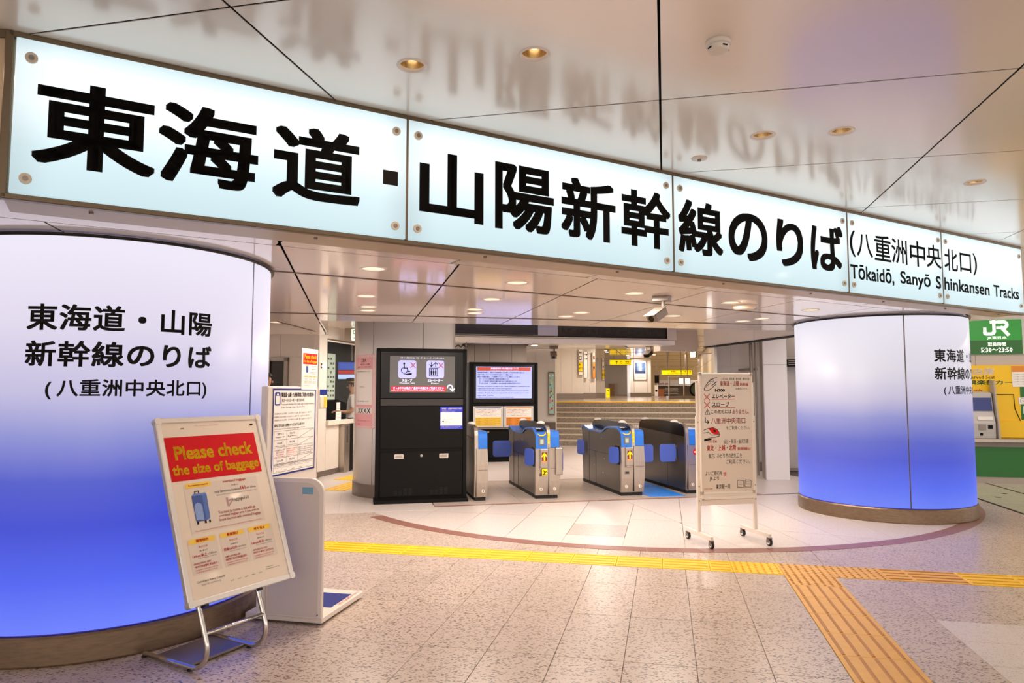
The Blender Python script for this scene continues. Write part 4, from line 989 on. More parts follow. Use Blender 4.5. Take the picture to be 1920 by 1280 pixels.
    for p, q in zip(fr[:-1], fr[1:]): b.face([(x1, p[0]-.004, p[1]), (wd+.02*math.sin(p[1]*4), p[0]-.004, p[1]), (wd+.02*math.sin(q[1]*4), q[0]-.004, q[1]), (x1, q[0]-.004, q[1])]); b.face([(wd+.02*math.sin(p[1]*4), p[0]-.004, p[1]), (wd, p[0]+.1, p[1]), (wd, q[0]+.1, q[1]), (wd+.02*math.sin(q[1]*4), q[0]-.004, q[1])])
    part('front_plate', b, M_STEEL, g)
    cp = [(-.016, .715), (-.014, .86), (-.002, .92), (.03, .946), (.10, .955), (.55, .95), (.8, .91), (1.42, .90), (1.7, .95), (1.79, .93), (1.79, .88), (1.4, .86), (.8, .87), (.3, .9), (.10, .72)]
    part('blue_cap', B().prism(cp, x1+.002, wd+.006, 'x'), M_BLUE, g, .006)
    part('panel_joint', B().bx(x1, wd+.005, -.018, .0, .422, .425), M_VOID, g)
    # number discs
    for k, (n, xx) in enumerate(nums):
        b = B().cyl((xx, 0, .135), .022, -.016, .01, 'y', 18); o = part('number_disc', b, M_POSTW, g); t = T(o, -.0168); t.t(n, xx-.007, xx+.007, .122, .148); t.done()
    if noentry:
        xx = x1+(wd-x1)*.38; b = B().cyl((xx, 0, .615), .05, -.02, .0, 'y', 24); o = part('no_entry_sign', b, M_REDP, g); t = T(o, -.0208); t.q(xx-.035, xx+.035, .606, .624, M_WHT); t.done()
    return g, wd
def flap(g, x, y, z0, z1, ln, name='open_flap'):
    x0, x1 = (x-ln, x) if ln > 0 else (x, x-ln)
    part(name, B().rrect(x0, x1, z0, z1, .045, y-.012, y+.012, 6), M_FLAP, g, .004)
    h = x if True else 0
    for z in (z0+.02, z1-.05): part('hinge', B().bx(h-.025, h+.025, y-.02, y+.02, z, z+.035), M_STEELD, g)
g1, w1 = gate('narrow end ticket gate beside the big black kiosk, marked 1', 1.625, 0, .125, nums=(('1', .12),))
g2, w2 = gate('ticket gate with red arrow and yellow sticker, marked 1 and 2', 2.50, .165, .125, nums=(('1', .075), ('2', .275)), sticker=True, rear=False)
flap(g2, .0, 1.55, .455, .715, .31)
bx_ = part('side_box', B().bx(w2-.06, w2+.045, -.055, .12, .33, .72), M_STEEL, g2, .015, seg=2); sf = part('side_flap', B().rrect(.0, .16, .38, .66, .05, -.006, .006), M_FLAP, g2); sf.location = (w2+.05, -.03, 0); sf.rotation_euler = (0, 0, R(90))
g3, w3 = gate('ticket gate with red arrow in the middle, marked 2 and 3', 3.784, .165, .130, nums=(('2', .075), ('3', .285)))
flap(g3, w3+.02, .30, .445, .71, -.27)
g4, w4 = gate('ticket gate with a red no-entry disc behind the whiteboard, marked 3', 4.805, 0, .29, nums=(('3', .10),), noentry=True)
flap(g4, -.01, .30, .445, .71, .27)
fm = tag(link('floor_mat', tile_mesh([tuple(G(a, b)[:2]) for a, b in ((4.16, 9.43), (4.70, 9.40), (4.77, 11.3), (4.16, 11.3))], .005, .002).mesh('floor_mat', M_MAT)), 'bright blue mat on the floor of the third gate lane', 'mat')

# ================================================================== LED BOARD UNDER THE HALL CEILING
led = thing('display_board', 'long black message board hanging under the hall ceiling behind the gates', 'display', G(1.68, 12.0, 2.38), GA)
part('housing', B().bx(-.6, 4.2, .0, .35, .09, .40), mat('led_housing', 'd8cfc4', .4), led, .006)
part('bottom_fascia', B().bx(-.6, 4.15, -.02, .36, .0, .085), M_COLW, led, .004)
part('screen', B().bx(.0, 1.50, -.012, 0, .14, .325), mat('led_navy', '14162a', .12, coat=.3), led)
part('screen', B().bx(1.87, 3.97, -.012, 0, .125, .325), mat('led_black', '15120f', .15, coat=.3), led)
part('notice_plate', B().bx(1.50, 1.87, -.012, 0, .14, .325), mat('led_plate', 'bcbfd2', .4), led)
part('screen_frame', B().bx(-.02, 4.0, -.016, 0, .115, .128).bx(-.02, 4.0, -.016, 0, .325, .335).bx(3.97, 4.0, -.016, 0, .12, .33), M_BLACK, led)
t = T(led, -.0135); t.t('【 お客様へのお願い 】', 1.95, 2.62, .19, .27, mat('led_text', '3a322b', .5)).t('新幹線の改札口では係員の指示に従ってお進みください', 2.75, 3.92, .19, .27, MATS['led_text']); t.done()
cb = thing('cable_bundle', 'small tangle of black cable on the wall left of the message board', 'cable', G(1.9, 12.05, 2.26))
b = B(); b.tube([(-.25+.02*k, .02*math.sin(k*1.7), .05+.02*math.cos(k*1.3)) for k in range(14)], .010, 6); part('cable', b, M_RUBBER, cb); part('clip', B().bx(-.02, .0, -.02, .02, .03, .12), M_STEELD, cb)

# ================================================================== POSTER STAND (front left)
PY, PT = 1.06, .344
ps = thing('poster_stand', 'leaning silver poster stand with red Please check the size of baggage notice', 'poster stand', (-1.714, 3.764, 0), PY)
PW, PH, PZ, PK = .79, 1.14, .3515, .93
pan = B(); fr = part('frame', B().bx(.012, PW-.012, .0, .022, 0.012, PH-.012), M_ALU, ps)
pm = Matrix.Translation((0, 0, PZ)) @ Matrix.Rotation(-PT, 4, 'X') @ Matrix.Scale(PK, 4)
def tilt(o): o.matrix_local = pm; return o
tilt(fr)
b = B()
for x0, x1, z0, z1 in ((.03, PW-.03, 0, .036), (.03, PW-.03, PH-.036, PH), (0, .036, .03, PH-.03), (PW-.036, PW, .03, PH-.03)): b.bx(x0, x1, -.012, .024, z0, z1)
part('frame_rail', b, M_ALU, fr, .005)
for x, z in ((0, 0), (PW-.04, 0), (0, PH-.04), (PW-.04, PH-.04)): part('corner_cap', B().rrect(x-.002, x+.042, z-.002, z+.042, .018, -.014, .026, 4), MATS['post_white'] if False else M_ALU, fr)
pp = tilt(part('poster', B().bx(.03, PW-.03, -.004, 0, .03, PH-.03), M_PAPER, ps))
t = T(pp, -.0052)
t.q(.04, .712, .738, 1.015, M_REDP); t.y = -.0064
t.t('Please check', .09, .666, .868, .955, M_YELI, .022, 3).t('the size of baggage', .056, .697, .757, .838, M_YELI, .022, 3)
M_FADE = mat('paper_block', 'd2c3b2', .45, coat=.2)
t.y = -.0050; t.q(.108, .655, .41, .712, M_FADE)
for x in (.068, .286, .497): t.q(x, x+.20, .175, .385, M_FADE)
t.y = -.0060
for x0, x1, z0, z1 in ((.12, .30, .687, .717), (.076, .256, .353, .382), (.293, .47, .354, .381), (.503, .68, .353, .384)): t.d.setdefault(M_TAG.name, B()).prism(rr(x0, x1, z0, z1, .008, 3), -.0058, -.0057, 'y')
t.y = -.0066
t.t('Reservation required', .142, .278, .695, .709, M_RED, .02).t('oversized baggage', .387, .565, .690, .713, M_RED, .008).t('A+B+C', .447, .50, .668, .679).t('total dimensions between', .314, .506, .636, .653).t('161', .512, .55, .636, .660, M_RED, .025).t('and 250cm', .556, .634, .637, .652)
t.t('*Baggage over 160 is considered oversized baggage and requires a reservation in advance', .318, .64, .617, .626)
t.t('baggage160', .433, .562, .563, .593).t('You need to reserve a seat with an', .314, .595, .503, .524, M_PINKINK, .006).t('oversized baggage area if you wish to', .313, .622, .478, .500, M_PINKINK, .006).t('board the train with oversized baggage', .312, .63, .452, .476, M_PINKINK, .006)
t.t('*Passengers traveling with oversized baggage without a reservation may be charged a handling fee (tax included)', .131, .628, .418, .429, M_PINKINK)
mb = mat('mark_mauve', 'b08484', .5)
t.poly([(.389, .545), (.402, .540), (.402, .60), (.389, .60)], mb).poly([(.402, .54), (.428, .565), (.428, .578), (.402, .553)], mb).poly([(.402, .572), (.428, .578), (.428, .588), (.402, .580)], mb)
# the suitcase picture
nb, nl_ = mat('case_blue', '2d4a8e', .5), mat('case_light', '7d96c4', .5)
t.poly([(.15, .638), (.15, .487), (.158, .479), (.222, .479), (.222, .638)], nb); t.poly([(.222, .638), (.222, .479), (.25, .488), (.255, .64)], mat('case_side', '4565a8', .5)); t.poly([(.15, .638), (.222, .638), (.255, .64), (.247, .65), (.165, .65)], mat('case_top', '5b78b6', .5))
t.y = -.0070; t.poly([(.154, .49), (.206, .484), (.21, .565), (.205, .585), (.185, .594), (.165, .588), (.155, .57)], nl_)
t.line([(.176, .65), (.176, .664), (.202, .664), (.202, .65)], .006, M_BLK)
for x in (.160, .214, .243): t.q(x-.006, x+.006, .462, .48, M_BLK)
for k, (x, h1, h2, cm, l1, l2) in enumerate(((.083, '需要预约', '特大行李', '160cm以上~250cm', '携带该类行李乘车时，需预约', '“特大行李放置处 附加座位”。'), (.30, '需要預訂', '特大行李', '超過160公分~250公分', '如攜帶上述大行李進入車廂，', '需要預訂“特大行李放置區座位”。'), (.508, '예약 필요', '특대 수하물', '160cm초과~250cm', '이용하는 특대 수하물 소지자는', '지정석의 예약이 필요합니다.'))):
    t.t(h1, x+.04, x+.125, .359, .377, M_RED, .02).t(h2, x+.05, x+.112, .324, .337, M_PINKINK).t('A+B+C', x+.052, x+.108, .302, .312).t(cm[:cm.index('~')], x, x+.098, .272, .291, M_RED, .015).t(cm[cm.index('~'):], x+.10, x+.165, .276, .288)
    t.t('*三边之和超过此尺寸的行李', x+.03, x+.163, .262, .268, M_GREY).t(l1, x, x+.115, .230, .243, M_PINKINK, .01).t(l2, x, x+.163, .212, .226, M_RED, .01)
    t.t('*未预约携带特大行李乘车时需支付手续费（含税）', x, x+.16, .195, .203, M_PINKINK).t('*详情请咨询车站工作人员', x, x+.15, .182, .190, M_PINKINK)
t.t('Central Japan Railway Company', .08, .272, .122, .139).t('https://jr-central.co.jp', .109, .242, .104, .119, M_GREY)
for k, s_ in enumerate(('日本語', 'English', '简体中文', '繁體中文', '한국어')): t.t(s_, .305+k*.053, .330+k*.053, .088, .095)
t.t('*Images are for', .578, .645, .111, .119).t('illustrative purposes only.', .578, .69, .097, .106).t('Tokaido · Sanyo Shinkansen · Kyushu Shinkansen', .26, .44, 1.078, 1.086, M_PINKINK).done()
part('clip', B().bx(.695, .715, -.009, -.004, 1.068, 1.078), M_BLK, pp); part('clip', B().bx(.165, .185, -.009, -.004, 1.066, 1.07), M_GREY, pp)
def dirp(z): return (z-PZ)*math.tan(PT)          # y of the leaning plane at height z (local)
for x in (.082*PK, .503*PK):
    pts = [(x, .025+dirp(.6), .6), (x, .02+dirp(.35), .35), (x, .01+dirp(.17), .17)]
    p0y, rr_ = .01+dirp(.17), .1133; cy_, cz_ = p0y+rr_*math.cos(PT), .17-rr_*math.sin(PT)
    for a in range(170, 271, 10): pts.append((x, cy_+rr_*math.cos(R(a)), cz_+rr_*math.sin(R(a))))
    y_last = pts[-1][1]
    pts += [(x, y_last+.16, .0185), (x, y_last+.42, .0185)]
    part('leg_tube', B().tube(pts, .014, 12), M_CHROME, ps)
    part('foot_pad', B().cyl((x, y_last+.02, 0), .016, 0, .008, n=12), M_RUBBER, ps); part('foot_pad', B().cyl((x, y_last+.42, 0), .016, 0, .008, n=12), M_RUBBER, ps)
part('cross_bar', B().tube([(.082*PK, .01+dirp(.21), .21), (.503*PK, .01+dirp(.21), .21)], .011, 10), M_CHROME, ps)
part('weight_plate', B().bx(.10, .485, .10, .40, .006, .020), M_STEELD, ps, .003)
b = B(); b.bx(.10, .125, -.014, .03, -.014, 0).bx(.49, .515, -.014, .03, -.014, 0); tilt(part('clamp', b, M_RUBBER, ps))

# ================================================================== BAGGAGE SIZE GAUGE (white board with floor tray)
gz = thing('baggage_gauge', 'white baggage size gauge with rounded side panel, floor tray and tall notice board', 'baggage gauge', A(-2.57, 4.184), AA)
part('tray', B().bx(-.165, .39, .03, .66, .012, .045).bx(-.165, .39, .03, .66, .045, .05), M_CARD, gz, .006)
part('tray_print', B().bx(.12, .345, .24, .56, .0502, .0508), M_NAVY, gz)
b = B(); vs, fs, a_, b_, c_, d_ = glyphs('160cm以内 OK', 0, 1)
o = part('lettering', B().raw([(.352+(v[1]-c_)*.03, .62-(v[0]-a_)*.05, .051) for v in vs], fs), M_PINKINK, gz, fix=False)
vs, fs, a_, b_, c_, d_ = glyphs('Baggage', 0, 1); part('lettering', B().raw([(.10+(v[0]-a_)*.03, .19+(v[1]-c_)*.03, .051) for v in vs], fs), M_GREY, gz, fix=False)
for x, y in ((-.13, .08), (.35, .08), (.35, .62), (-.13, .62)): part('foot', B().cyl((x, y, 0), .018, 0, .012, n=12), M_RUBBER, gz)
prof = [(0, .05), (.40, .05), (.40, .845)]+[(.40-.10+.10*math.cos(R(a)), .845+.095*math.sin(R(a))) for a in range(10, 91, 10)]+[(0, .94)]
pn_ = part('side_panel', B().prism(prof, 0.0, .028, 'y'), M_CARD, gz, .004)
pin = [(.012, .06), (.372, .06), (.372, .835)]+[(.272+.10*math.cos(R(a)), .815+.098*math.sin(R(a))) for a in range(10, 91, 10)]+[(.012, .913)]
part('panel_inset', B().prism(pin, -.0015, .0, 'y'), mat('gauge_inset', 'c9beb4', .42), pn_)
part('blue_patch', B().bx(.25, .328, -.003, -.0015, .838, .882), mat('patch_blue', '6f9fb4', .4), pn_); part('screw', B().cyl((.372, 0, .075), .006, -.003, 0, 'y', 10), M_STEELD, pn_)
bo = part('notice_board', B().bx(-.05, 0.0, -.03, .655, .05, 1.54), M_CARD, gz, .006)
# notice faces +x; build print in a child frame turned a quarter
ns = part('notice', B().bx(.025, .61, -.003, 0, .935, 1.525), M_WHT, bo); ns.rotation_euler = (0, 0, R(90)); ns.location = (.0005, 0, 0)
t = T(ns, -.004)
for x0, x1, z0, z1 in ((.025, .61, .935, .947), (.025, .61, 1.513, 1.525), (.025, .037, .935, 1.525), (.598, .61, .935, 1.525)): t.q(x0, x1, z0, z1, M_NAVY)
t.d.setdefault(M_NAVY.name, B()).prism(rr(.05, .118, 1.41, 1.50, .012, 3), -.0042, -.004, 'y'); t.y = -.0046
t.q(.062, .106, 1.42, 1.475, M_WHT).q(.072, .096, 1.478, 1.49, M_WHT)
t.t('東海道･山陽･九州新幹線ご利用のお客様へ', .13, .585, 1.465, 1.50, M_BLK, .02).t('［東京～新大阪～博多～鹿児島中央］', .13, .44, 1.432, 1.456).t('To passengers traveling on the Tokaido, Sanyo and Kyushu Shinkansen', .13, .585, 1.408, 1.424).t('(Tokyo - Shin-Osaka - Hakata - Kagoshima-Chuo)', .13, .45, 1.388, 1.402)
for k in range(3): t.t('新幹線車内に持ち込める荷物は、３辺の合計が２５０cm以内、重さ３０kg以内のもの２個までです', .05, .55-.03*(k % 2), 1.345-k*.022, 1.36-k*.022, M_GREY)
t.t('車内に持ち込める荷物のサイズは以下の通りです', .05, .45, 1.262, 1.284, M_BLK, .015).t('The following size limits apply when bringing baggage on the train.', .05, .46, 1.243, 1.255)
for z in (1.235, 1.175, 1.125, 1.055, 1.012): t.line([(.05, z), (.585, z)], .002, M_GREY)
for x in (.05, .21, .36, .585): t.line([(x, 1.012), (x, 1.235)], .002, M_GREY)
for z0, z1 in ((1.175, 1.235), (1.125, 1.175), (1.012, 1.055)): t.line([(.36, z0), (.585, z1)], .002, M_GREY)
for z, a1, a2, c1_, c2_ in ((1.215, '荷物サイズ', 'Baggage size', '持込方法', 'Regulation'), (1.155, '160cm以下', '160cm or smaller', '持込可能', 'Can be brought on the train'), (1.035, '250cm超', 'Larger than 250cm', '持込不可', 'Cannot be brought on the train')):
    t.t(a1, .09, .17, z-.008, z+.008).t(a2, .07, .19, z-.026, z-.014).t(c1_, .25, .32, z-.008, z+.008).t(c2_, .225, .345, z-.026, z-.014)
t.t('160cm超 250cm以下', .065, .195, 1.10, 1.113).t('特大荷物', .08, .18, 1.085, 1.097, M_RED).t('161-250cm', .085, .175, 1.072, 1.082).t('Oversized baggage', .065, .195, 1.058, 1.068, M_RED)
for k in range(4): t.t(('特大荷物スペースつき座席の予約', '事前予約が必要です', 'An oversized baggage area', 'seat reservation is required')[k], .22, .35-.02*(k % 2), 1.103-k*.014, 1.113-k*.014, M_RED).t('特大荷物スペースつき座席以外にご乗車の場合は手数料', .37, .575-.02*(k % 2), 1.103-k*.014, 1.112-k*.014)
t.t('特大荷物の持込みについて､詳細は、JR東海ホームページをご確認ください。', .06, .57, .995, 1.002, M_BLK, .01)
t.line([(.05, .958), (.585, .958), (.585, 1.007), (.05, 1.007), (.05, .958)], .002, M_BLK).t('Please see the Central Japan Railway Company website for details on bringing oversized baggage.', .06, .53, .986, .991)
for k, s_ in enumerate(('日本語', 'English', '简体中文', '繁體中文', '한국어')): t.t(s_, .085+k*.1, .125+k*.1, .964, .970)
t.done()
tp = part('top_notice', B().bx(.39, .625, -.004, 0, 1.52, 1.82), M_WHT, bo); tp.rotation_euler = (0, 0, R(90)); tp.location = (.004, 0, 0)
t = T(tp, -.005); t.q(.405, .612, 1.705, 1.785, M_REDP); t.y = -.006
t.t('Please check', .42, .60, 1.745, 1.777, M_YELI, .025, 2).t('the size of baggage', .41, .608, 1.712, 1.738, M_YELI, .025, 2).q(.45, .48, 1.645, 1.69, nb).q(.435, .485, 1.695, 1.701, M_TAG)
t.t('oversized baggage', .51, .60, 1.69, 1.698, M_RED).t('baggage160', .53, .59, 1.665, 1.675).t('You need to reserve a seat', .505, .605, 1.645, 1.653, M_RED).t('oversized baggage area', .505, .60, 1.633, 1.641, M_RED)
for k in range(3): x = .425+k*.062; t.q(x, x+.05, 1.612, 1.62, M_TAG).t('特大行李', x+.01, x+.04, 1.592, 1.60, M_RED).t('160cm~250cm', x, x+.05, 1.578, 1.585, M_RED).t('需要预约座位', x, x+.05, 1.565, 1.572, M_ORNG)
t.t('Central Japan Railway Company', .42, .50, 1.545, 1.552).done()

# ================================================================== WHEELED WHITEBOARD
wb = thing('whiteboard_stand', 'narrow wheeled whiteboard with red and black handwriting in front of the gates', 'whiteboard', G(3.675, 6.425), GA)
X = lambda u: u-3.675
bd = part('board', B().bx(X(3.383), X(3.962), -.014, .010, .49, 1.69), M_BOARD, wb)
b = B().bx(X(3.376), X(3.97), -.02, .016, 1.672, 1.694).bx(X(3.376), X(3.97), -.02, .016, .484, .505).bx(X(3.376), X(3.392), -.02, .016, .49, 1.69).bx(X(3.954), X(3.97), -.02, .016, .49, 1.69); part('edge_trim', b, M_POSTW, bd, .003)
for x, z in ((3.38, 1.675), (3.95, 1.675), (3.38, .488), (3.95, .488)): part('corner_cap', B().bx(X(x)-.006, X(x)+.024, -.0225, .0175, z-.006, z+.024), mat('corner_grey', 'a59b90', .4), bd, .003)
for x in (3.362, 3.985):
    part('post', B().bx(X(x)-.017, X(x)+.017, .0, .03, .10, 1.26), M_POSTW, wb, .003); part('inner_post', B().bx(X(x)-.010, X(x)+.010, .005, .025, 1.26, 1.60), M_POSTW, wb)
    part('foot_bar', B().bx(X(x)-.016, X(x)+.016, -.24, .27, .075, .115), M_POSTW, wb, .003)
    for z in (.42, .56, 1.2): part('screw', B().cyl((X(x), 0, z), .006, -.004, .0, 'y', 10), M_STEELD, wb)
    for y in (-.225, .255):
        c = part('caster', B().cyl((X(x), y, .036), .036, -.012, .012, 'x', 22), M_RUBBER, wb)
        part('wheel_disc', B().cyl((X(x), y, .036), .024, -.0145, .0145, 'x', 18), M_WHT, c)
        part('fork', B().bx(X(x)-.02, X(x)-.013, y-.016, y+.016, .03, .078).bx(X(x)+.013, X(x)+.02, y-.016, y+.016, .03, .078).bx(X(x)-.02, X(x)+.02, y-.016, y+.016, .068, .08), M_STEELD, c)
part('tray', B().bx(X(3.40), X(3.955), -.06, -.012, .438, .446).bx(X(3.40), X(3.955), -.062, -.056, .438, .462).bx(X(3.383), X(3.962), -.014, .012, .438, .486), M_POSTW, wb, .002)
part('lower_rail', B().bx(X(3.38), X(3.97), .0, .03, .372, .425), M_POSTW, wb, .003); part('lower_rail', B().bx(X(3.385), X(3.965), -.002, .0, .425, .432), M_STEELD, wb)
t = T(bd, -.0152)
def h(s_, u0, u1, z0, z1, m=None, bold=.0): t.t(s_, X(u0), X(u1), z0, z1, m or M_BLK, bold, 2)
h('こちらは、名古屋・新大阪・博多方面', 3.62, 3.94, 1.622, 1.648); h('東海道・山陽', 3.607, 3.82, 1.562, 1.615, M_PINKINK, .012); h('新幹線', 3.83, 3.925, 1.563, 1.597, M_RED, .01); h('の改札口です。', 3.78, 3.922, 1.525, 1.546)
h('N700', 3.55, 3.66, 1.502, 1.534, None, .035); h('エレベーター', 3.514, 3.77, 1.435, 1.483, None, .02); h('スロープ', 3.514, 3.706, 1.352, 1.402, None, .02)
h('この改札には', 3.50, 3.728, 1.283, 1.326, None, .006); h('ありません。', 3.74, 3.925, 1.278, 1.328, M_PINKINK, .006); h('八重洲中央南口', 3.50, 3.882, 1.182, 1.243, M_PINKINK, .004); h('をご利用ください。', 3.667, 3.932, 1.12, 1.158)
h('E6', 3.52, 3.56, .992, 1.022, M_PINKINK, .01); h('SERIES', 3.457, 3.512, .995, 1.01, M_RED); h('仙台・新潟・金沢方面', 3.633, 3.912, .982, 1.026); h('東北・上越・北陸', 3.446, 3.772, .912, .970, M_RED, .014); h('新幹線は', 3.788, 3.938, .914, .946, M_RED, .008)
h('後方、みどり色の改札口を', 3.463, 3.835, .838, .888); h('ご利用ください。', 3.658, 3.924, .778, .823); h('よいご旅行を', 3.426, 3.612, .668, .712, None, .004); h('JRより', 3.47, 3.575, .61, .658); h('東京駅一同', 3.54, 3.695, .533, .58, None, .004); h('2024.10.09', 3.407, 3.50, .53, .545, M_PINKINK); h('!!', 3.625, 3.655, .655, .70, M_RED, .03)
for z in (1.48, 1.40): t.line([(X(3.43), z), (X(3.488), z-.058)], .008, M_PINKINK).line([(X(3.43), z-.058), (X(3.488), z)], .008, M_PINKINK)
t.line([(X(3.514), 1.428), (X(3.772), 1.430)], .005, M_PINKINK).line([(X(3.514), 1.346), (X(3.77), 1.347)], .005, M_PINKINK)
t.line([(X(3.433), 1.277), (X(3.461), 1.328), (X(3.49), 1.277), (X(3.433), 1.277)], .005, M_BLK).line([(X(3.461), 1.312), (X(3.461), 1.294)], .005, M_BLK).line([(X(3.461), 1.287), (X(3.461), 1.284)], .006, M_BLK)
t.line([(X(3.436), 1.246), (X(3.436), 1.20), (X(3.474), 1.20)], .008, M_BLK).line([(X(3.46), 1.215), (X(3.475), 1.20), (X(3.46), 1.186)], .008, M_BLK)
# the two train noses drawn by hand
t.line([(X(a), z) for a, z in ((3.57, 1.648), (3.53, 1.638), (3.49, 1.615), (3.455, 1.575), (3.432, 1.54), (3.43, 1.522), (3.445, 1.512), (3.48, 1.518), (3.52, 1.545), (3.56, 1.578))], .006, M_BLK)
t.line([(X(a), z) for a, z in ((3.485, 1.61), (3.535, 1.603), (3.54, 1.622), (3.50, 1.628))], .005, M_BLK).line([(X(a), z) for a, z in ((3.45, 1.545), (3.475, 1.575), (3.50, 1.59))], .004, M_BLK).line([(X(3.52), 1.57), (X(3.568), 1.605)], .008, M_NAVY)
t.poly([(X(a), z) for a, z in ((3.47, 1.135), (3.52, 1.142), (3.56, 1.125), (3.585, 1.09), (3.585, 1.075), (3.53, 1.078), (3.50, 1.095))], M_RED); t.poly([(X(a), z) for a, z in ((3.52, 1.125), (3.548, 1.118), (3.555, 1.10), (3.525, 1.102))], M_BLK, -.0006)
t.line([(X(a), z) for a, z in ((3.42, 1.12), (3.47, 1.137), (3.52, 1.144), (3.565, 1.125), (3.592, 1.085), (3.585, 1.06), (3.54, 1.048), (3.48, 1.04), (3.42, 1.025))], .006, M_BLK).line([(X(a), z) for a, z in ((3.42, 1.09), (3.47, 1.10), (3.50, 1.07), (3.585, 1.072))], .005, M_BLK)
t.poly([(X(a), z) for a, z in ((3.42, 1.025), (3.50, 1.035), (3.50, 1.022), (3.42, 1.008))], M_BLK)
for a in (3.775, 3.86):
    t.line([(X(a), .545), (X(a+.005), .615), (X(a+.07), .61), (X(a+.068), .54), (X(a), .545)], .005, M_BLK)
    t.line([(X(a+.015), .575), (X(a+.055), .572)], .004, M_BLK); t.line([(X(a+.02), .595), (X(a+.05), .594)], .004, M_BLK)
t.done()

# ================================================================== TICKET WINDOW (left) AND PEOPLE
tw = struct('window_1', B().bx(-6.03, -5.93, 11.58, 13.9, .90, .985), M_POSTW, (0, 0, 0), AA, .004)       # counter sill
b = B(); b.bx(-6.10, -5.99, 11.56, 11.60, .985, 2.46).bx(-6.10, -5.99, 11.58, 13.9, 2.44, 2.48); part('window_frame', b, M_STEEL, tw)
part('pane', B().bx(-6.06, -6.052, 11.6, 13.9, .985, 2.44), M_GLASS, tw)
b = B(); n = 26
for i in range(n):
    for j in range(10):
        def f(i, j): return (-5.985+.012*math.sin(i*1.3+j*.35)+.008*math.sin(j*2.1+i*.4), 11.60+i*.088, 2.43-j*.10-(.0 if j else 0)-j*.006*i/4)
        b.raw([f(i, j), f(i+1, j), f(i+1, j+1), f(i, j+1)], [(0, 1, 2, 3)], True)
M_FILM = mat('clear_film', 'd8dcdc', .12, alpha=.035, spec=1.0)
part('plastic_film', b, M_FILM, tw, fix=True)
part('film_strip', B().bx(-5.995, -5.98, 11.58, 13.9, 2.425, 2.45), M_WHT, tw)
pp = tag(link('paper_chart', B().bx(-6.09, -6.085, 11.66, 12.10, 1.36, 2.22).mesh('paper_chart', mat('paper_green', 'b9cfc0', .5)), None, None, (0, 0, AA)), 'pale green printed chart hanging inside the ticket window', 'chart')
t = T(pp, 0)
bb2 = B()
rnd = random.Random(3)
for r_ in range(9):
    for c_ in range(4):
        if rnd.random() < .75: bb2.face([(-6.0835, 11.70+c_*.1, 1.42+r_*.085), (-6.0835, 11.70+c_*.1+.04+.03*rnd.random(), 1.42+r_*.085), (-6.0835, 11.70+c_*.1+.06, 1.45+r_*.085+.02*rnd.random()), (-6.0835, 11.70+c_*.1, 1.46+r_*.085)])
part('print', bb2, mat('print_dark', '3b4640', .6), pp)
sn = thing('side_notice', 'small white notice with a black mark beside the ticket window', 'notice', A(-5.985, 11.31, 1.955), AA-R(-90)*0)
part('sheet', B().bx(.001, .004, .02, .25, -.05, .08), M_WHT, sn); part('mark', B().bx(.0042, .005, .03, .075, -.03, .06), M_BLK, sn); part('mark_gap', B().bx(.0052, .0056, .05, .076, -.005, .03), M_WHT, sn)
lt = thing('leaflet_pocket', 'blue-headed leaflet pockets on the wall beside the ticket window', 'leaflets', A(-5.985, 11.31, 1.22), AA)
part('pocket', B().bx(0, .012, .0, .125, 0, .33), M_WHT, lt); part('pocket', B().bx(0, .012, .135, .26, 0, .33), M_WHT, lt); part('header', B().bx(.012, .014, .0, .26, .23, .33), M_NAVY, lt)
part('leaflet', B().bx(.012, .02, .01, .115, .01, .2), M_PAPER, lt); part('leaflet', B().bx(.012, .02, .145, .25, .01, .2), M_TAG, lt)
for k, (v, z0, w_, lb) in enumerate(((12.02, 1.16, .14, 'small white card standing at the ticket window, upper'), (12.0, .985, .2, 'white folded card on the ticket window sill'))):
    c = thing('counter_card', lb, 'card', A(-6.0, v, z0), AA); part('card', B().bx(-.01, 0, 0, w_, 0, .15), M_WHT, c)
    q_ = B()
    for i in range(3): q_.face([(.001, .02, .03+i*.035), (.001, w_-.02, .03+i*.035), (.001, w_-.02, .038+i*.035), (.001, .02, .038+i*.035)])
    part('print', q_, M_GREY, c)
tr = thing('cash_tray', 'dark cash tray on the ticket window sill', 'tray', A(-6.0, 12.5, .985), AA); part('tray', B().bx(-.02, .06, 0, .25, 0, .02), M_BLACK, tr, .004); part('rim', B().bx(-.025, .065, -.005, .255, .016, .024), M_STEELD, tr)
cabn = thing('black_cabinet', 'black cabinet with a steel front post below the ticket window', 'cabinet', A(-6.0, 12.12), AA)
part('body', B().bx(.0, .10, .24, 1.6, .02, .89), M_BLACK, cabn, .004); part('post', B().bx(.0, .12, .0, .23, 0, .90), M_STEEL, cabn, .004)
part('handle', B().bx(.12, .132, .08, .12, .55, .86), M_CHROME, cabn, .003); part('lock', B().bx(.12, .13, .085, .115, .62, .70), M_POSTW, cabn)
part('door', B().bx(.10, .108, .27, 1.55, .63, .86), M_BLACK2, cabn); part('door', B().bx(.10, .108, .27, 1.55, .04, .615), M_BLACK2, cabn)
mo = thing('booth_monitor', 'lit screen with blue and red bands inside the ticket booth', 'monitor', tuple(ray(633, 712, 15.2)), R(13))
part('case', B().bx(-.02, .62, 0, .05, -.02, .42), M_BLACK, mo); part('screen', B().bx(.01, .59, -.004, 0, .22, .39), mat('mon_blue', '3a58b8', .3, emit='3450a8', estr=.6), mo); part('screen', B().bx(.01, .59, -.004, 0, .13, .21), mat('mon_red', 'b8301c', .3, emit='b02a18', estr=.5), mo); part('screen', B().bx(.01, .59, -.004, 0, .02, .12), mat('mon_pale', 'a9c2f0', .3, emit='a0bcf4', estr=.9), mo)
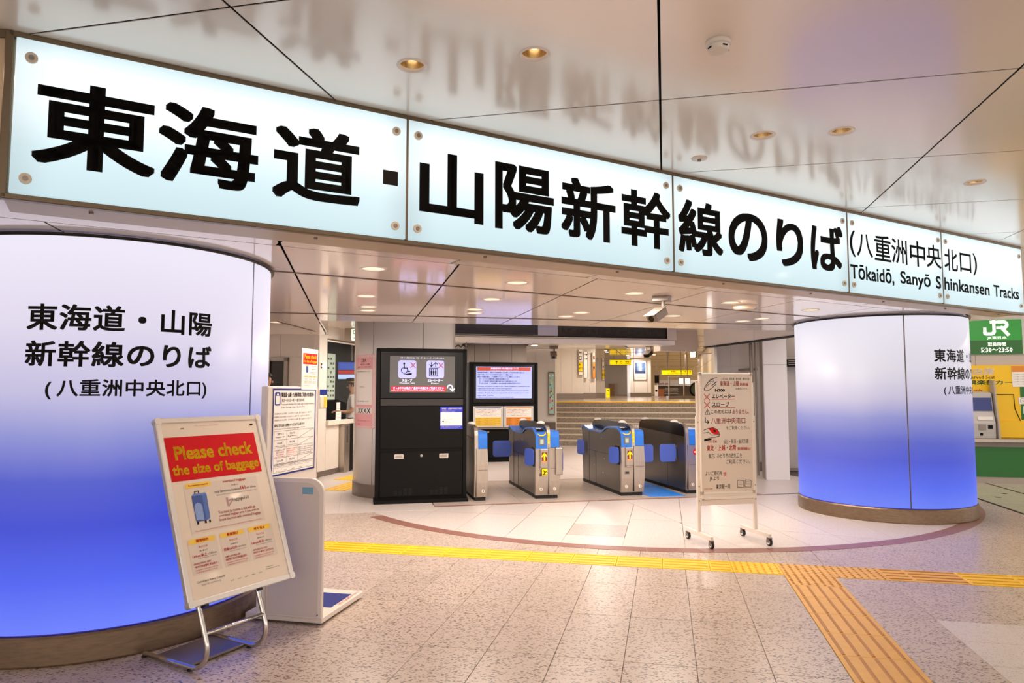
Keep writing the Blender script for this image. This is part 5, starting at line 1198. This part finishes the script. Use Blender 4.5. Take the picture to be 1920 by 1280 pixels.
part('hanger', B().bx(.28, .32, .01, .04, .42, 1.0), M_STEELD, mo)
dk = thing('booth_desk', 'dark desk with equipment inside the ticket booth', 'desk', A(-8.0, 12.2), AA)
part('top', B().bx(0, 1.05, 0, 2.6, .92, .96), M_BLACK2, dk); part('cabinet', B().bx(.05, 1.0, .05, 2.55, 0, .92), M_BLACK2, dk); part('equipment', B().bx(.1, .5, .7, 1.0, .96, 1.25), M_STEELD, dk, .01); part('display', B().bx(.55, .60, .55, .8, 1.05, 1.28), mat('mon_small', '4f6ea8', .3, emit='5a78b8', estr=.5), dk)
lamp(tuple(A(-6.9, 13.2, 2.6)), 7, size=.4, name='booth_lamp')
bw = thing('hanging_sign', 'small hanging sign with a green-lined ticket symbol above the ticket window', 'sign', tuple(ray(652, 640, 13.0)), AA)
part('case', B().bx(-.06, .5, -.02, .1, 0, .25), mat('case_brownish', '9d8f80', .4), bw, .004); pl_ = part('plate', B().rrect(.08, .34, .015, .235, .03, -.026, -.02), mat('sign_pale_green', 'e6f4ea', .4, emit='e8fff0', estr=.7), bw)
part('hanger', B().bx(.1, .14, .02, .06, .25, .3), M_STEELD, bw)
t = T(pl_, -.027); gi = mat('ink_darkgreen', '1f4c38', .5); t.line([(.12, .20), (.26, .215), (.27, .15), (.13, .14), (.12, .20)], .012, gi); t.t('うらわ', .12, .28, .085, .118, gi).t('乗換口', .12, .28, .04, .074, gi).done()
wn = struct('window_2', B().bx(-8.3, -6.66, 11.27, 11.30, .98, 2.06), mat('window_dark_glass', '3f3d38', .08, spec=.4), (0, 0, 0), AA)
part('window_frame', B().bx(-6.66, -6.585, 11.25, 11.30, .98, 2.12), M_STEEL, wn); part('window_frame', B().bx(-8.3, -6.585, 11.25, 11.30, 2.06, 2.12), M_STEEL, wn); part('window_frame', B().bx(-8.3, -6.585, 11.25, 11.30, .93, .98), M_STEEL, wn)
yp = thing('yellow_poster', 'narrow poster with a yellow top beside the dark window on the left', 'poster', A(-7.25, 11.22, 1.45), AA); part('sheet', B().bx(0, .30, 0, .01, 0, .62), M_PAPER, yp); part('frame', B().bx(-.02, .32, .01, .02, -.02, .64), M_ALU, yp); part('print', B().bx(.0, .30, -.002, 0, .36, .60), M_YELI, yp); part('print', B().bx(.0, .30, -.002, 0, .27, .35), M_RED, yp)

def skin_mesh(name, pts, edges, radii, m, sub=2, root=0):
    me = bpy.data.meshes.new(name); me.from_pydata([Vector(p) for p in pts], edges, [])
    o = bpy.data.objects.new(name, me); COL.objects.link(o)
    md = o.modifiers.new('Skin', 'SKIN'); md.use_smooth_shade = True
    for v, r in zip(me.skin_vertices[0].data, radii): v.radius = r if isinstance(r, tuple) else (r, r); v.use_root = False
    me.skin_vertices[0].data[root].use_root = True
    s_ = o.modifiers.new('Sub', 'SUBSURF'); s_.levels = sub; s_.render_levels = sub
    dg = bpy.context.evaluated_depsgraph_get(); out = bpy.data.meshes.new_from_object(o.evaluated_get(dg)); out.name = name
    bpy.data.objects.remove(o); out.materials.clear(); out.materials.append(m)
    for p in out.polygons: p.use_smooth = True
    return out
def person(label, loc, rotz, hat, shirt):
    """facing local -y; standing, forearms lifted over a counter"""
    P = thing('person', label, 'person', loc, rotz); sk = mat('skin', 'c99a78', .55)
    pts = [(0, 0, .95), (0, .01, 1.12), (0, .015, 1.30), (0, .02, 1.42), (0, .012, 1.49), (0, -.01, 1.56), (0, -.015, 1.63), (0, -.01, 1.70)]; rad = [(.15, .105), (.14, .10), (.165, .105), (.13, .09), .05, .062, .082, .066]
    ed = [(i, i+1) for i in range(7)]
    def add(p, r, e): pts.append(p); rad.append(r); ed.append((e, len(pts)-1)); return len(pts)-1
    for s in (-1, 1):
        a = add((s*.17, .02, 1.40), .055, 3); a = add((s*.215, .02, 1.26), .048, a); a = add((s*.225, .0, 1.12), .042, a); a = add((s*.20, -.13, 1.08), .036, a); a = add((s*.14, -.25, 1.10), .027, a)
        h_ = add((s*.125, -.30, 1.105), (.032, .016), a); pm_ = add((s*.12, -.335, 1.105), (.034, .014), h_)
        l = add((s*.09, .0, .86), .09, 0); l = add((s*.095, -.01, .66), .075, l); l = add((s*.095, .0, .48), .056, l); l = add((s*.095, .02, .28), .052, l); l = add((s*.095, .03, .09), .038, l); l = add((s*.10, -.07, .045), (.04, .035), l); l = add((s*.105, -.16, .035), (.038, .026), l)
    body = link('body', skin_mesh('body', pts, ed, rad, sk, 2), P)
    for s in (-1, 1):          # five separate fingers per hand
        for k in range(5):
            if k < 4:
                x = s*.12+(k-1.5)*.018; ln = (.07, .08, .075, .058)[k]; q = [(x, -.33, 1.105), (x, -.33-ln*.45, 1.103), (x, -.33-ln*.8, 1.088), (x, -.33-ln*.95, 1.070)]
            else: q = [(s*.12-s*.025, -.29, 1.105), (s*.12-s*.052, -.32, 1.10), (s*.12-s*.06, -.345, 1.088)]
            link('finger', skin_mesh('finger', q, [(i, i+1) for i in range(len(q)-1)], [.0095, .009, .0085, .007][:len(q)], sk, 1), body)
    # face
    part('nose', B().lathe([(.0005, .02), (.010, .0), (.012, -.018), (.0005, -.024)], 8, (0, -.10, 1.615)), sk, body)
    for s in (-1, 1):
        part('eye', B().lathe([(.0005, -.008), (.010, -.004), (.010, .004), (.0005, .008)], 10, (s*.03, -.088, 1.64)), M_BLK, body); part('ear', B().lathe([(.0005, -.03), (.016, -.012), (.017, .012), (.0005, .03)], 8, (s*.083, 0, 1.63)), sk, body)
    part('mouth', B().bx(-.022, .022, -.090, -.080, 1.575, 1.580), mat('lips', '9b5f52', .5), body)
    ms = mat('shirt_white', 'f0eeea', .7) if shirt == 'white' else mat('jacket_dark', '2a2a2e', .8)
    sp_ = [(0, 0, .86), (0, .005, .98), (0, .01, 1.10), (0, .015, 1.30), (0, .02, 1.41), (0, .015, 1.46)]; sr = [(.185, .14), (.18, .135), (.168, .128), (.18, .12), (.145, .10), .06]; se = [(i, i+1) for i in range(5)]
    for s in (-1, 1):
        sp_ += [(s*.175, .02, 1.405), (s*.22, .02, 1.26), (s*.228, .01, 1.16)]; n_ = len(sp_); sr += [.068, .064, .062]; se += [(4, n_-3), (n_-3, n_-2), (n_-2, n_-1)]
    link('shirt', skin_mesh('shirt', sp_, se, sr, ms, 2), P)
    tp_ = [(0, 0, 1.03), (0, 0, .90)]; tr_ = [(.165, .122), (.17, .125)]; te = [(0, 1)]
    for s in (-1, 1):
        tp_ += [(s*.09, 0, .82), (s*.095, -.005, .50), (s*.096, .025, .09)]; n_ = len(tp_); tr_ += [.10, .075, .062]; te += [(1, n_-3), (n_-3, n_-2), (n_-2, n_-1)]
    link('trousers', skin_mesh('trousers', tp_, te, tr_, mat('trousers_dark', '23242a', .8), 2), P)
    for s in (-1, 1): part('shoe', B().bx(s*.10-.045, s*.10+.045, -.20, .07, 0, .07), M_BLACK, P, .02, seg=2)
    hb = B().lathe([(.084, -.05), (.094, 0), (.088, .045), (.06, .075), (.001, .085)], 18, (0, .008, 1.665), a0=R(-25), a1=R(205)); hb.lathe([(.094, .025), (.088, .05), (.06, .077), (.001, .087)], 20, (0, .0, 1.665))
    part('hair', hb, mat('hair_black', '15120f', .6), P)
    if hat:
        c = part('cap', B().lathe([(.098, 1.70), (.102, 1.735), (.125, 1.775), (.118, 1.79), (.06, 1.80), (.001, 1.802)], 28), mat('cap_navy', '1c1d26', .6), P)
        part('cap_band', B().lathe([(.0995, 1.703), (.1035, 1.728)], 28), mat('cap_gold', 'c9a24a', .35, metal=.6), c)
        part('cap_peak', B().lathe([(.095, 1.704), (.15, 1.685), (.148, 1.680), (.094, 1.699)], 14, (0, -.008, 0), a0=R(-150), a1=R(-30)), M_BLACK, c)
    return P
person('person in white short-sleeved shirt and navy peaked cap working inside the ticket window', A(-6.36, 13.42), AA+R(-62), True, 'white')
person('dark-haired person in a dark jacket mostly hidden behind the left glowing pillar', (-3.745, 10.55, 0), R(120), False, 'dark').scale = (1.03, 1.03, 1.03)

# ================================================================== TICKET OFFICE (right)
sg = thing('office_sign', 'green ticket office sign with white railway lettering above the counter', 'sign', A(4.55, 13.25, 2.145), AA)
part('board', B().bx(0, 1.355, 0, .03, 0, .585), M_SIGNG, sg, .003); part('lower_band', B().bx(0, 1.355, -.003, 0, .0, .235), M_SIGNGD, sg)
part('side_strip', B().bx(1.36, 1.40, 0, .03, 0, .585), mat('strip_pale', 'cfd8c8', .4), sg)
M_SW = mat('sign_white_lit', 'f4f6f0', .4, emit='f4f6f0', estr=.5)
t = T(sg, -.0045)
# the two interlocked capitals, drawn as heavy strokes
t.line([(.905, .545), (1.045, .545)], .052, M_SW)
bz = B()
def stroke(pts, w_):
    for (x0, z0), (x1, z1) in zip(pts[:-1], pts[1:]): t.line([(x0, z0), (x1, z1)], w_, M_SW)
stroke([(.94, .555), (.94, .40)]+[(.94-.055+.055*math.cos(R(-a)), .395-.05*math.sin(R(a))) for a in range(0, 91, 15)]+[(.85, .345), (.835, .345)]+[(.835-.035*math.sin(R(a)), .365-.02*math.cos(R(a))) for a in range(0, 91, 30)]+[(.80, .43)], .05)
stroke([(1.02, .547)]+[(1.08+.055*math.sin(R(a)), .497+.05*math.cos(R(a))) for a in range(0, 181, 15)]+[(1.0, .447)], .048); stroke([(1.055, .447), (1.145, .335)], .055)
t.t('JR東日本', .83, 1.125, .245, .305, M_SW, .016).t('取扱時間', .835, 1.11, .135, .20, M_SW, .02).t('5:30～23:50', .725, 1.205, .03, .112, M_SW, .022).done()
yw = thing('yellow_facade', 'yellow ticket machine front panel with white and green lettering', 'panel', A(4.6, 13.22, .74), AA)
part('board', B().bx(0, 3.4, 0, .06, 0, 1.215), M_YELWALL, yw, .003)
part('side_wing', B().bx(.80, 3.4, -.04, 0, 0, .28), M_YELWALL, yw, .004); part('green_panel', B().bx(1.22, 1.7, -.004, 0, .30, .88), M_CTRG, yw)
for pts in ([(.80, .72), (1.12, .72), (1.13, .48), (1.30, .02)], [(.80, .27), (1.2, .27)]):
    b = B(); b.tube([(x, -.006, z) for x, z in pts], .006, 6); part('cut_line', b, M_BLK, yw)
t = T(yw, -.003); t.t('自由席', .36, .85, 1.05, 1.175, M_WHT, .03).t('Non-Reserved Seat', .20, .855, .985, 1.045, M_BLK).t('ジパング倶楽部カード', -.1, 1.25, .885, .965, M_CTRG, .02).t('IC only', .42, .66, .755, .815, M_RED, .01).done()
for x, z0, z1, w_, lb, hd in ((1.11, .85, 1.2, .22, 'paper notice with an orange top on the yellow ticket front', M_ORNG), (1.19, .56, .67, .12, 'small white sign with a circled number on the yellow front', None), (1.25, .40, .53, .12, 'small pale card below the circled number on the yellow front', None)):
    pn2 = thing('paper_notice', lb, 'notice', A(4.6+x, 13.215, .74+z0), AA); part('sheet', B().bx(0, w_, -.004, 0, 0, z1-z0), M_WHT if hd or z0 > .5 else mat('card_pale', 'd6e4dc', .5), pn2)
    t = T(pn2, -.0052)
    if hd:
        t.q(0, w_, .25, z1-z0, hd)
        for i in range(5): t.t('きっぷのご案内についてのお知らせ', .02, w_-.03, .2-i*.04, .215-i*.04)
    elif z0 > .5:
        t.line([(.06+.035*math.cos(R(a)), .055+.042*math.sin(R(a))) for a in range(0, 361, 24)], .005, M_BLK); t.t('4', .05, .072, .035, .075)
    else: t.t('ご案内', .03, .09, .05, .07)
    t.done()
ct = thing('ticket_counter', 'green ticket counter with a pale steel top along the yellow front', 'counter', A(4.4, 12.98), AA)
part('front', B().bx(0, 4.2, .02, .30, .105, .60), M_CTRG, ct); part('band', B().bx(0, 4.2, .005, .30, .60, .675), mat('counter_band', '8b8173', .4), ct); part('top', B().bx(0, 4.2, -.06, .30, .675, .735), M_STEEL, ct, .008); part('plinth', B().bx(0, 4.2, .03, .30, 0, .105), mat('counter_plinth', 'a89d90', .4, metal=.4), ct)
tmn = thing('ticket_machine', 'grey ticket machine with a slanted blue panel on the counter', 'ticket machine', A(4.92, 12.99, .735), AA)
part('body', B().prism([(.0, 0), (-.01, .25), (.06, .45), (.10, .75), (.22, .78), (.22, 0)], 0, .42, 'x'), mat('machine_grey', 'b9b6b0', .4), tmn, .006)
part('side_cheek', B().prism([(-.05, 0), (-.03, .3), (.03, .6), (.06, .95), (.22, .98), (.22, 0)], .44, .47, 'x'), mat('cheek_grey', 'b3a898', .4), tmn, .004)
o = part('blue_panel', B().bx(.05, .40, -.004, 0, 0, .22), mat('machine_blue', '33407e', .35), tmn); o.location = (0, .053, .455); o.rotation_euler = (R(-8), 0, 0)
o = part('screen', B().bx(.15, .38, -.004, 0, 0, .13), mat('machine_screen', '5a70d8', .2, emit='5a70d8', estr=.7), tmn); o.location = (0, .085, .60); o.rotation_euler = (R(-8), 0, 0)
part('coin_mouth', B().bx(.30, .37, -.012, 0, .16, .22), M_BLACK, tmn); part('keypad', B().bx(.16, .27, -.014, 0, .14, .23), M_STEELD, tmn); part('card_slot', B().bx(.16, .38, -.004, .05, .30, .36), M_WHT, tmn); part('tray_mouth', B().bx(.18, .22, -.012, 0, .05, .09), M_BLACK, tmn)

# ================================================================== UPPER CONCOURSE
def up_wall(name, x0, x1, Y, zb, lab_m=M_WALL, n=3, thick=.5, top=3.72):
    p, q = ray(x0, 740, Y), ray(x1, 740, Y); wd = q.x-p.x
    o = struct(name, B().bx(0, wd, 0, thick, 1.2, top), lab_m, (p.x, Y, 0), 0)
    panels(o, 0, wd, n, 1.2+zb, top-.02, 0, lab_m, .012); part('baseboard', B().bx(-.01, wd+.01, -.03, 0, 1.2, 1.2+zb), M_STEELD, o); return o
up_wall('wall_left', 1010, 1093.5, 29, .24, n=4); up_wall('wall_left', 1094, 1117, 33, .26, n=2); up_wall('wall_left', 1117, 1134, 36, .26, n=2)
upw = up_wall('wall_back', 1120, 1186, 58, .1, mat('wall_far_grey', 'b3aca4', .4), n=3); up_wall('wall_back', 1190, 1345, 60, .1, mat('wall_far_cream', 'd8c08e', .4), n=2, top=3.72)
pc = thing('poster_pillar', 'white square pillar with a framed blue poster on the upper concourse', 'pillar', tuple(ray(1182, 743.2, 46))[:2]+(1.2,))
wd = 39/1300*46
part('shaft', B().bx(0, wd, 0, 1.2, .26, 2.52), M_COLW, pc); part('base', B().bx(-.01, wd+.01, -.02, 1.2, 0, .26), M_STEELD, pc); part('joint', B().bx(wd*.18, wd*.19, -.005, 0, .26, 2.5), M_GREY, pc); part('joint', B().bx(wd*.82, wd*.83, -.005, 0, .26, 2.5), M_GREY, pc)
pf = thing('framed_poster', 'framed blue scenery poster on the square pillar upstairs', 'poster', tuple(ray(1188, 713, 45.995)))
pw_, ph = 25/1300*46, 37/1300*46
part('frame', B().bx(0, pw_, -.03, .0, 0, ph), mat('poster_frame_brown', '6d5a44', .4), pf); part('sheet', B().bx(.05, pw_-.05, -.04, -.03, .05, ph-.05), M_WHT, pf)
mb1, mb2 = mat('poster_blue', '54709f', .5, noise=.5, nscale=6), mat('poster_dark', '2a3a66', .5, noise=.4, nscale=8)
t = T(pf, -.044); t.q(.1, pw_-.1, .45, ph-.13, mb1); t.y = -.048; t.q(.1, pw_-.1, .45, .62, mb2).q(.1, .22, .6, ph-.15, mb2).q(.34, .54, .62, ph-.2, mat('poster_pale', 'aebfce', .5)); t.t('旅に出よう', .15, pw_-.15, .28, .36, M_GREY).t('JAPAN', .2, pw_-.2, .16, .24, M_GREY).done()
def vsign(label, x0, x1, y0, y1, Y, bands, gl=()):
    p = ray(x0, y1, Y); wd, hh = (x1-x0)/1300*Y, (y1-y0)/1300*Y
    s_ = thing('wall_sign', label, 'sign', tuple(p)); part('frame', B().bx(0, wd, -.06, 0, 0, hh), mat('vsign_frame', '7b6c5c', .4), s_)
    t = T(s_, -.065)
    for a, b_, m in bands: t.q(.02, wd-.02, hh*a+.01, hh*b_-.01, m)
    t.y = -.069
    for txt, a, b_, c_, d_, m in gl: t.t(txt, wd*a, wd*b_, hh*c_, hh*d_, m, .02)
    t.done(); return s_
vsign('tall sign with a white top and yellow foot on the upper left wall, nearest one', 1084, 1093, 655, 703, 28.9, ((0, .13, M_WHT), (.13, .5, M_YELI), (.5, 1, M_WHT)), (('←', .15, .6, .36, .46, M_BLK), ('出口', .15, .85, .22, .31, M_BLK), ('□', .2, .7, .58, .75, M_BLK), ('案内', .2, .8, .84, .92, M_BLK)))
vsign('narrow white sign with two arrows beside the nearest white and yellow sign', 1094.3, 1102, 659, 708.5, 32.9, ((0, 1, M_WHT),), (('→', .2, .9, .84, .93, M_BLK), ('→', .2, .9, .68, .77, M_BLK)))
vsign('brown framed notice poster on the upper left wall', 1110.5, 1116.5, 660, 708.5, 32.9, ((0, .6, M_ORNG), (.6, 1, M_PAPER)), (('祭', .2, .8, .7, .85, M_RED), ('夏', .2, .8, .3, .45, M_WHT)))
vsign('slim pale framed notice on the upper left wall, next to the brown framed one', 1117.5, 1121, 671, 712, 35.9, ((0, 1, mat('pale_blue_print', 'b9c6d6', .5)),))
vsign('tall sign with a white top and yellow foot on the upper left wall, farthest one', 1128.5, 1133.8, 671, 712.5, 35.9, ((0, .08, M_WHT), (.08, .45, M_YELI), (.45, 1, M_WHT)), (('←', .2, .8, .8, .92, M_BLK), ('出口', .15, .85, .2, .3, M_BLK), ('⬆', .3, .7, .55, .66, M_BLK)))
def ysign(label, x0, x1, y0, y1, Y, txt):
    p = ray(x0, y1, Y); wd, hh = (x1-x0)/1300*Y, (y1-y0)/1300*Y
    s_ = thing('exit_sign', label, 'sign', tuple(p), 0, None); part('case', B().bx(0, wd, -.1, .1, 0, hh), mat('sign_case', '5d4c20', .4), s_); part('lit_face', B().bx(.02, wd-.02, -.11, -.1, .03, hh-.03), M_SIGNY, s_)
    for x in (.2, .8): part('hanger', B().bx(wd*x-.02, wd*x+.02, -.02, .02, hh, 3.74-p.z), M_STEELD, s_)
    t = T(s_, -.113)
    for s2, a, b_, c_, d_ in txt: t.t(s2, wd*a, wd*b_, hh*c_, hh*d_, M_BLK, .02)
    t.done(); return s_
ysign('yellow lit exit sign with an up arrow hanging left of the poster pillar', 1142.5, 1183, 674, 684.5, 44, (('↑', .27, .40, .2, .8), ('出口・乗換口', .47, .97, .45, .75), ('Exit, Transfer', .47, .95, .2, .36)))
ysign('yellow lit sign hanging right of the poster pillar above the shop', 1239.5, 1297, 693, 703, 40, (('中央口・地下街方面', .30, .97, .5, .85), ('for Central Entrance, Underground Mall', .2, .97, .15, .38)))
ys = thing('yellow_stand', 'small yellow standing sign by the brown door upstairs', 'stand sign', tuple(ray(1136.5, 745, 43.5))); part('board', B().bx(0, .23, 0, .05, .0, .56), M_SIGNY, ys); part('side', B().bx(-.06, 0, 0, .2, 0, .62), M_WHT, ys); t = T(ys, -.003); t.t('↰', .05, .18, .38, .48).t('ご案内', .04, .19, .15, .22).done()
bd_ = thing('brown_door', 'brown door in the far wall upstairs', 'door', tuple(ray(1143, 743, 57.9))[:2]+(1.2,)); part('leaf', B().bx(0, .42, -.06, .04, 0, .95), mat('door_brown', '8c6a48', .5), bd_); part('frame', B().bx(-.03, .62, -.03, .05, 0, 1.02), M_STEELD, bd_); part('handle', B().bx(.34, .37, -.09, -.06, .42, .5), M_CHROME, bd_)
shp = thing('shop_front', 'distant shop front with red lettering and brown shelves upstairs', 'shop', tuple(ray(1234, 743, 52))[:2]+(1.2,))
part('fascia', B().bx(0, 3.0, 0, .4, .78, 1.2), M_WALL2, shp); part('back', B().bx(0, 3.0, .3, .4, 0, .8), mat('shop_brown', '54402c', .6), shp); part('counter', B().bx(.05, .45, -.1, .2, 0, .55), mat('shop_orange', 'a8622c', .5), shp)
for k in range(3): part('shelf', B().bx(.5, 1.6, .1, .3, .15+k*.18, .18+k*.18), M_STEELD, shp); part('goods', B().bx(.55, 1.5, .12, .26, .18+k*.18, .27+k*.18), mat('goods', '8a7a66', .6, noise=.4, nscale=9), shp, stuff=True)
t = T(shp, -.004); t.t('おみやげ・お弁当', .02, .82, .84, 1.0, M_PINKINK, .03).done()
bh = thing('hanging_banner', 'black hanging banner at the shop corner upstairs', 'banner', tuple(ray(1227.5, 718, 42))); part('cloth', B().bx(0, .27, -.02, .02, 0, .46), M_BLACK, bh); part('rod', B().bx(-.05, .30, -.02, .02, .46, .49), M_STEELD, bh); part('cord', B().bx(.12, .14, -.01, .01, .49, 2.0), M_STEELD, bh)
wsn = thing('standing_panel', 'white standing panel with a black round mark under the black banner', 'stand sign', tuple(ray(1228, 744.5, 42))[:2]+(1.2,)); part('panel', B().bx(0, .2, 0, .05, .04, .72), M_WHT, wsn); part('mark', B().cyl((.09, 0, .38), .07, -.01, 0, 'y', 16), M_BLK, wsn); part('foot', B().bx(-.02, .24, -.1, .15, 0, .04), M_STEELD, wsn)
el = thing('glass_enclosure', 'steel and glass escalator enclosure at the right of the upper concourse', 'enclosure', tuple(ray(1254, 747, 32))[:2]+(1.2,))
wd = 56/1300*32
part('base', B().bx(0, wd, 0, .5, 0, .12), M_STEELD, el); part('top_rail', B().bx(0, wd+.3, -.02, .04, .98, 1.03), M_CHROME, el)
for x in (0, wd*.5, wd): part('post', B().bx(x, x+.05, -.02, .05, 0, 1.0), M_STEELD, el)
for x in (.05, wd*.5+.05): part('pane', B().bx(x, x+wd*.5-.05, 0, .012, .12, .98), M_GLASS, el)
es = thing('escalator_handrail', 'black rounded escalator handrail end behind the glass enclosure', 'escalator', tuple(ray(1311, 747, 32.6))[:2]+(1.2,))
b = B(); b.tube([(.1+0*a, 0, .78) if a == 90 else (-.02-.40*math.sin(R(a)), 0, .42+.34*math.cos(R(a))) for a in range(0, 181, 12)], .05, 8); part('handrail', b, M_BLACK, es); part('balustrade', B().prism([(-.02-.36*math.sin(R(a)), .42+.30*math.cos(R(a))) for a in range(0, 181, 15)], -.01, .01, 'y'), mat('balustrade_green', '5c6a52', .2), es); part('skirt', B().bx(-.3, .4, -.1, .3, 0, .1), M_STEELD, es)
for x0, lb in ((1273, 'small white lit sign inside the escalator glass, left'), (1284.5, 'pale lit sign inside the escalator glass, right')):
    s_ = thing('lit_sign', lb, 'sign', tuple(ray(x0, 719, 38))); part('case', B().bx(-.02, .30, 0, .06, -.02, .31), M_BLACK, s_); part('face', B().bx(0, .28, -.01, 0, 0, .29), M_LITW, s_); t = T(s_, -.013); t.t('↓', .1, .16, .05, .12).t('案内', .06, .22, .16, .22).done(); part('hanger', B().bx(.12, .15, .02, .04, .31, 1.8), M_STEELD, s_)
lb_ = thing('lit_box_sign', 'white lit box sign with a black side on the right wall of the stairs', 'sign', tuple(ray(1294.5, 670, 27)), R(-25)); part('case', B().bx(0, .2, 0, .22, 0, .30), M_BLACK, lb_); part('face', B().bx(.0, .19, -.012, 0, .01, .29), M_LITW, lb_); t = T(lb_, -.014); t.t('案', .05, .14, .17, .25).t('内', .05, .14, .05, .13).done(); part('arm', B().bx(.2, .8, .08, .12, .13, .17), M_STEELD, lb_)
sc_ = thing('colour_poster', 'tall framed colourful poster on the wall left of the stairs', 'poster', tuple(A(-3.20, 19.31, .86)), AA)
part('frame', B().bx(0, .185, -.03, 0, 0, 1.21), mat('poster_frame_grey', '6f655a', .4), sc_); part('sheet', B().bx(.025, .165, -.036, -.03, .04, 1.17), mat('poster_mint', 'a9d2c4', .5), sc_)
t = T(sc_, -.037, 'print'); rnd = random.Random(11); cl = [M_RED, M_YELI, mat('dab_teal', '4aa39a', .5), M_ORNG, mat('dab_pink', 'e28aa0', .5), M_WHT, mat('dab_green', '8cb84a', .5)]
for k in range(38):
    x, z, r_ = .04+rnd.random()*.105, .08+rnd.random()*1.04, .008+rnd.random()*.016; m = cl[k % 7] if z > .45 else (M_RED if k % 2 else cl[4])
    t.d.setdefault(m.name, B()).face([(x+r_*math.cos(R(a)), -.0372-.0002*k, z+r_*1.3*math.sin(R(a))) for a in range(0, 360, 45)])
t.done()
cctv(tuple(ray(1038, 645, 18.2))[:2]+(2.70,), 'pale security camera under the hall ceiling left of the stairs', .85, R(20))
cctv(tuple(ray(1219, 648, 17.4))[:2]+(2.70,), 'dark-bodied security camera under the hall ceiling before the stairs', .85, R(-20), True)
for k, (px, py, lb, big) in enumerate(((1002, 647.5, 'downlight in the lower hall ceiling beside the far round column', 1), (1105, 645.5, 'downlight in the lower hall ceiling left of the ceiling hatch', 1))):
    Y = 1.2*1300/(735-py); p = ray(px, py, Y); dl = thing('ceiling_downlight', lb, 'downlight', (p.x, p.y, 2.698)); part('trim_ring', B().lathe([(.09, 0), (.09, -.006), (.115, -.006), (.115, 0)], 24), M_TRIM, dl); part('bulb', B().cyl((0, 0, 0), .09, -.005, -.001, 'z', 20), M_LAMP, dl)
ht = thing('ceiling_hatch', 'square grey vent in the lower hall ceiling before the stairs', 'vent', tuple(ray(1183, 644.5, 17.3))[:2]+(2.698,)); part('frame', B().bx(-.13, .13, -.13, .13, -.012, 0), M_GREY, ht)
for k in range(5): part('slat', B().bx(-.11, .11, -.1+k*.045, -.075+k*.045, -.018, -.012), M_ALU, ht)
for k, (px, py, lb) in enumerate(((1135, 657.5, 'bright downlight in the upper ceiling, upper left one'), (1138, 660, 'bright downlight in the upper ceiling, just right of the upper left one'), (1177, 666, 'bright downlight in the upper ceiling above the yellow exit sign'), (1226.5, 665, 'bright downlight in the upper ceiling right of the poster pillar'))):
    Y = 2.22*1300/(735-py); p = ray(px, py, Y); dl = thing('ceiling_downlight', lb, 'downlight', (p.x, p.y, 3.716)); part('trim_ring', B().lathe([(.09, 0), (.09, -.006), (.12, -.006), (.12, 0)], 20), M_TRIM, dl); part('bulb', B().cyl((0, 0, 0), .095, -.005, -.001, 'z', 16), M_LAMP, dl)

# ------------------------------------------------------------------ lamps of the hall, the upper concourse, plus fill lights added in the unseen concourse
for u, v in ((.6, 12.4), (1.5, 12.8), (4.6, 12.5), (.3, 15.8), (5.2, 14.4)): lamp(tuple(G(u, v, 2.68)), 45, size=.3, name='hall_lamp')
for u, v in ((-1, 17.6), (.8, 17.6)): lamp(tuple(A(u, v, 2.68)), 40, size=.3, name='hall_lamp')
for u, v in ((-.5, 23), (1.2, 23), (-2.5, 27), (.5, 28), (-2.6, 32), (.8, 34), (-2, 39), (1, 41), (-1.6, 46), (1.5, 48), (-.5, 54), (3, 53)): lamp(tuple(A(u, v, 3.70)), 62, size=.4, name='upper_lamp')
for u, v in ((5.6, 11.6), (7.4, 11.4), (6.6, 10.2)): lamp(tuple(A(u, v, 3.17)), 16, size=.14, name='concourse_fill')  # lights without fittings, added to brighten the ticket office front
for u, v in ((-1.9, .6), (1.0, .2), (-3.4, 2.2), (3.2, 1.6), (5.4, 3.6), (5.2, 6.6), (6.4, 8.6), (-.4, -2.2), (3, -2), (-4.6, .4)): lamp(tuple(A(u, v, 3.17)), 3, size=.14, color=(1, .80, .62), name='concourse_fill')  # unseen lights without fittings, added to fill the near side
for u, v in ((-4.6, 9.0), (-6.0, 8.6), (5.2, 9.0)): lamp(tuple(G(u, v, 2.40)) if u < 5 else tuple(A(3.0, 12.0, 2.40)), 5, size=.16, name='side_lamp')
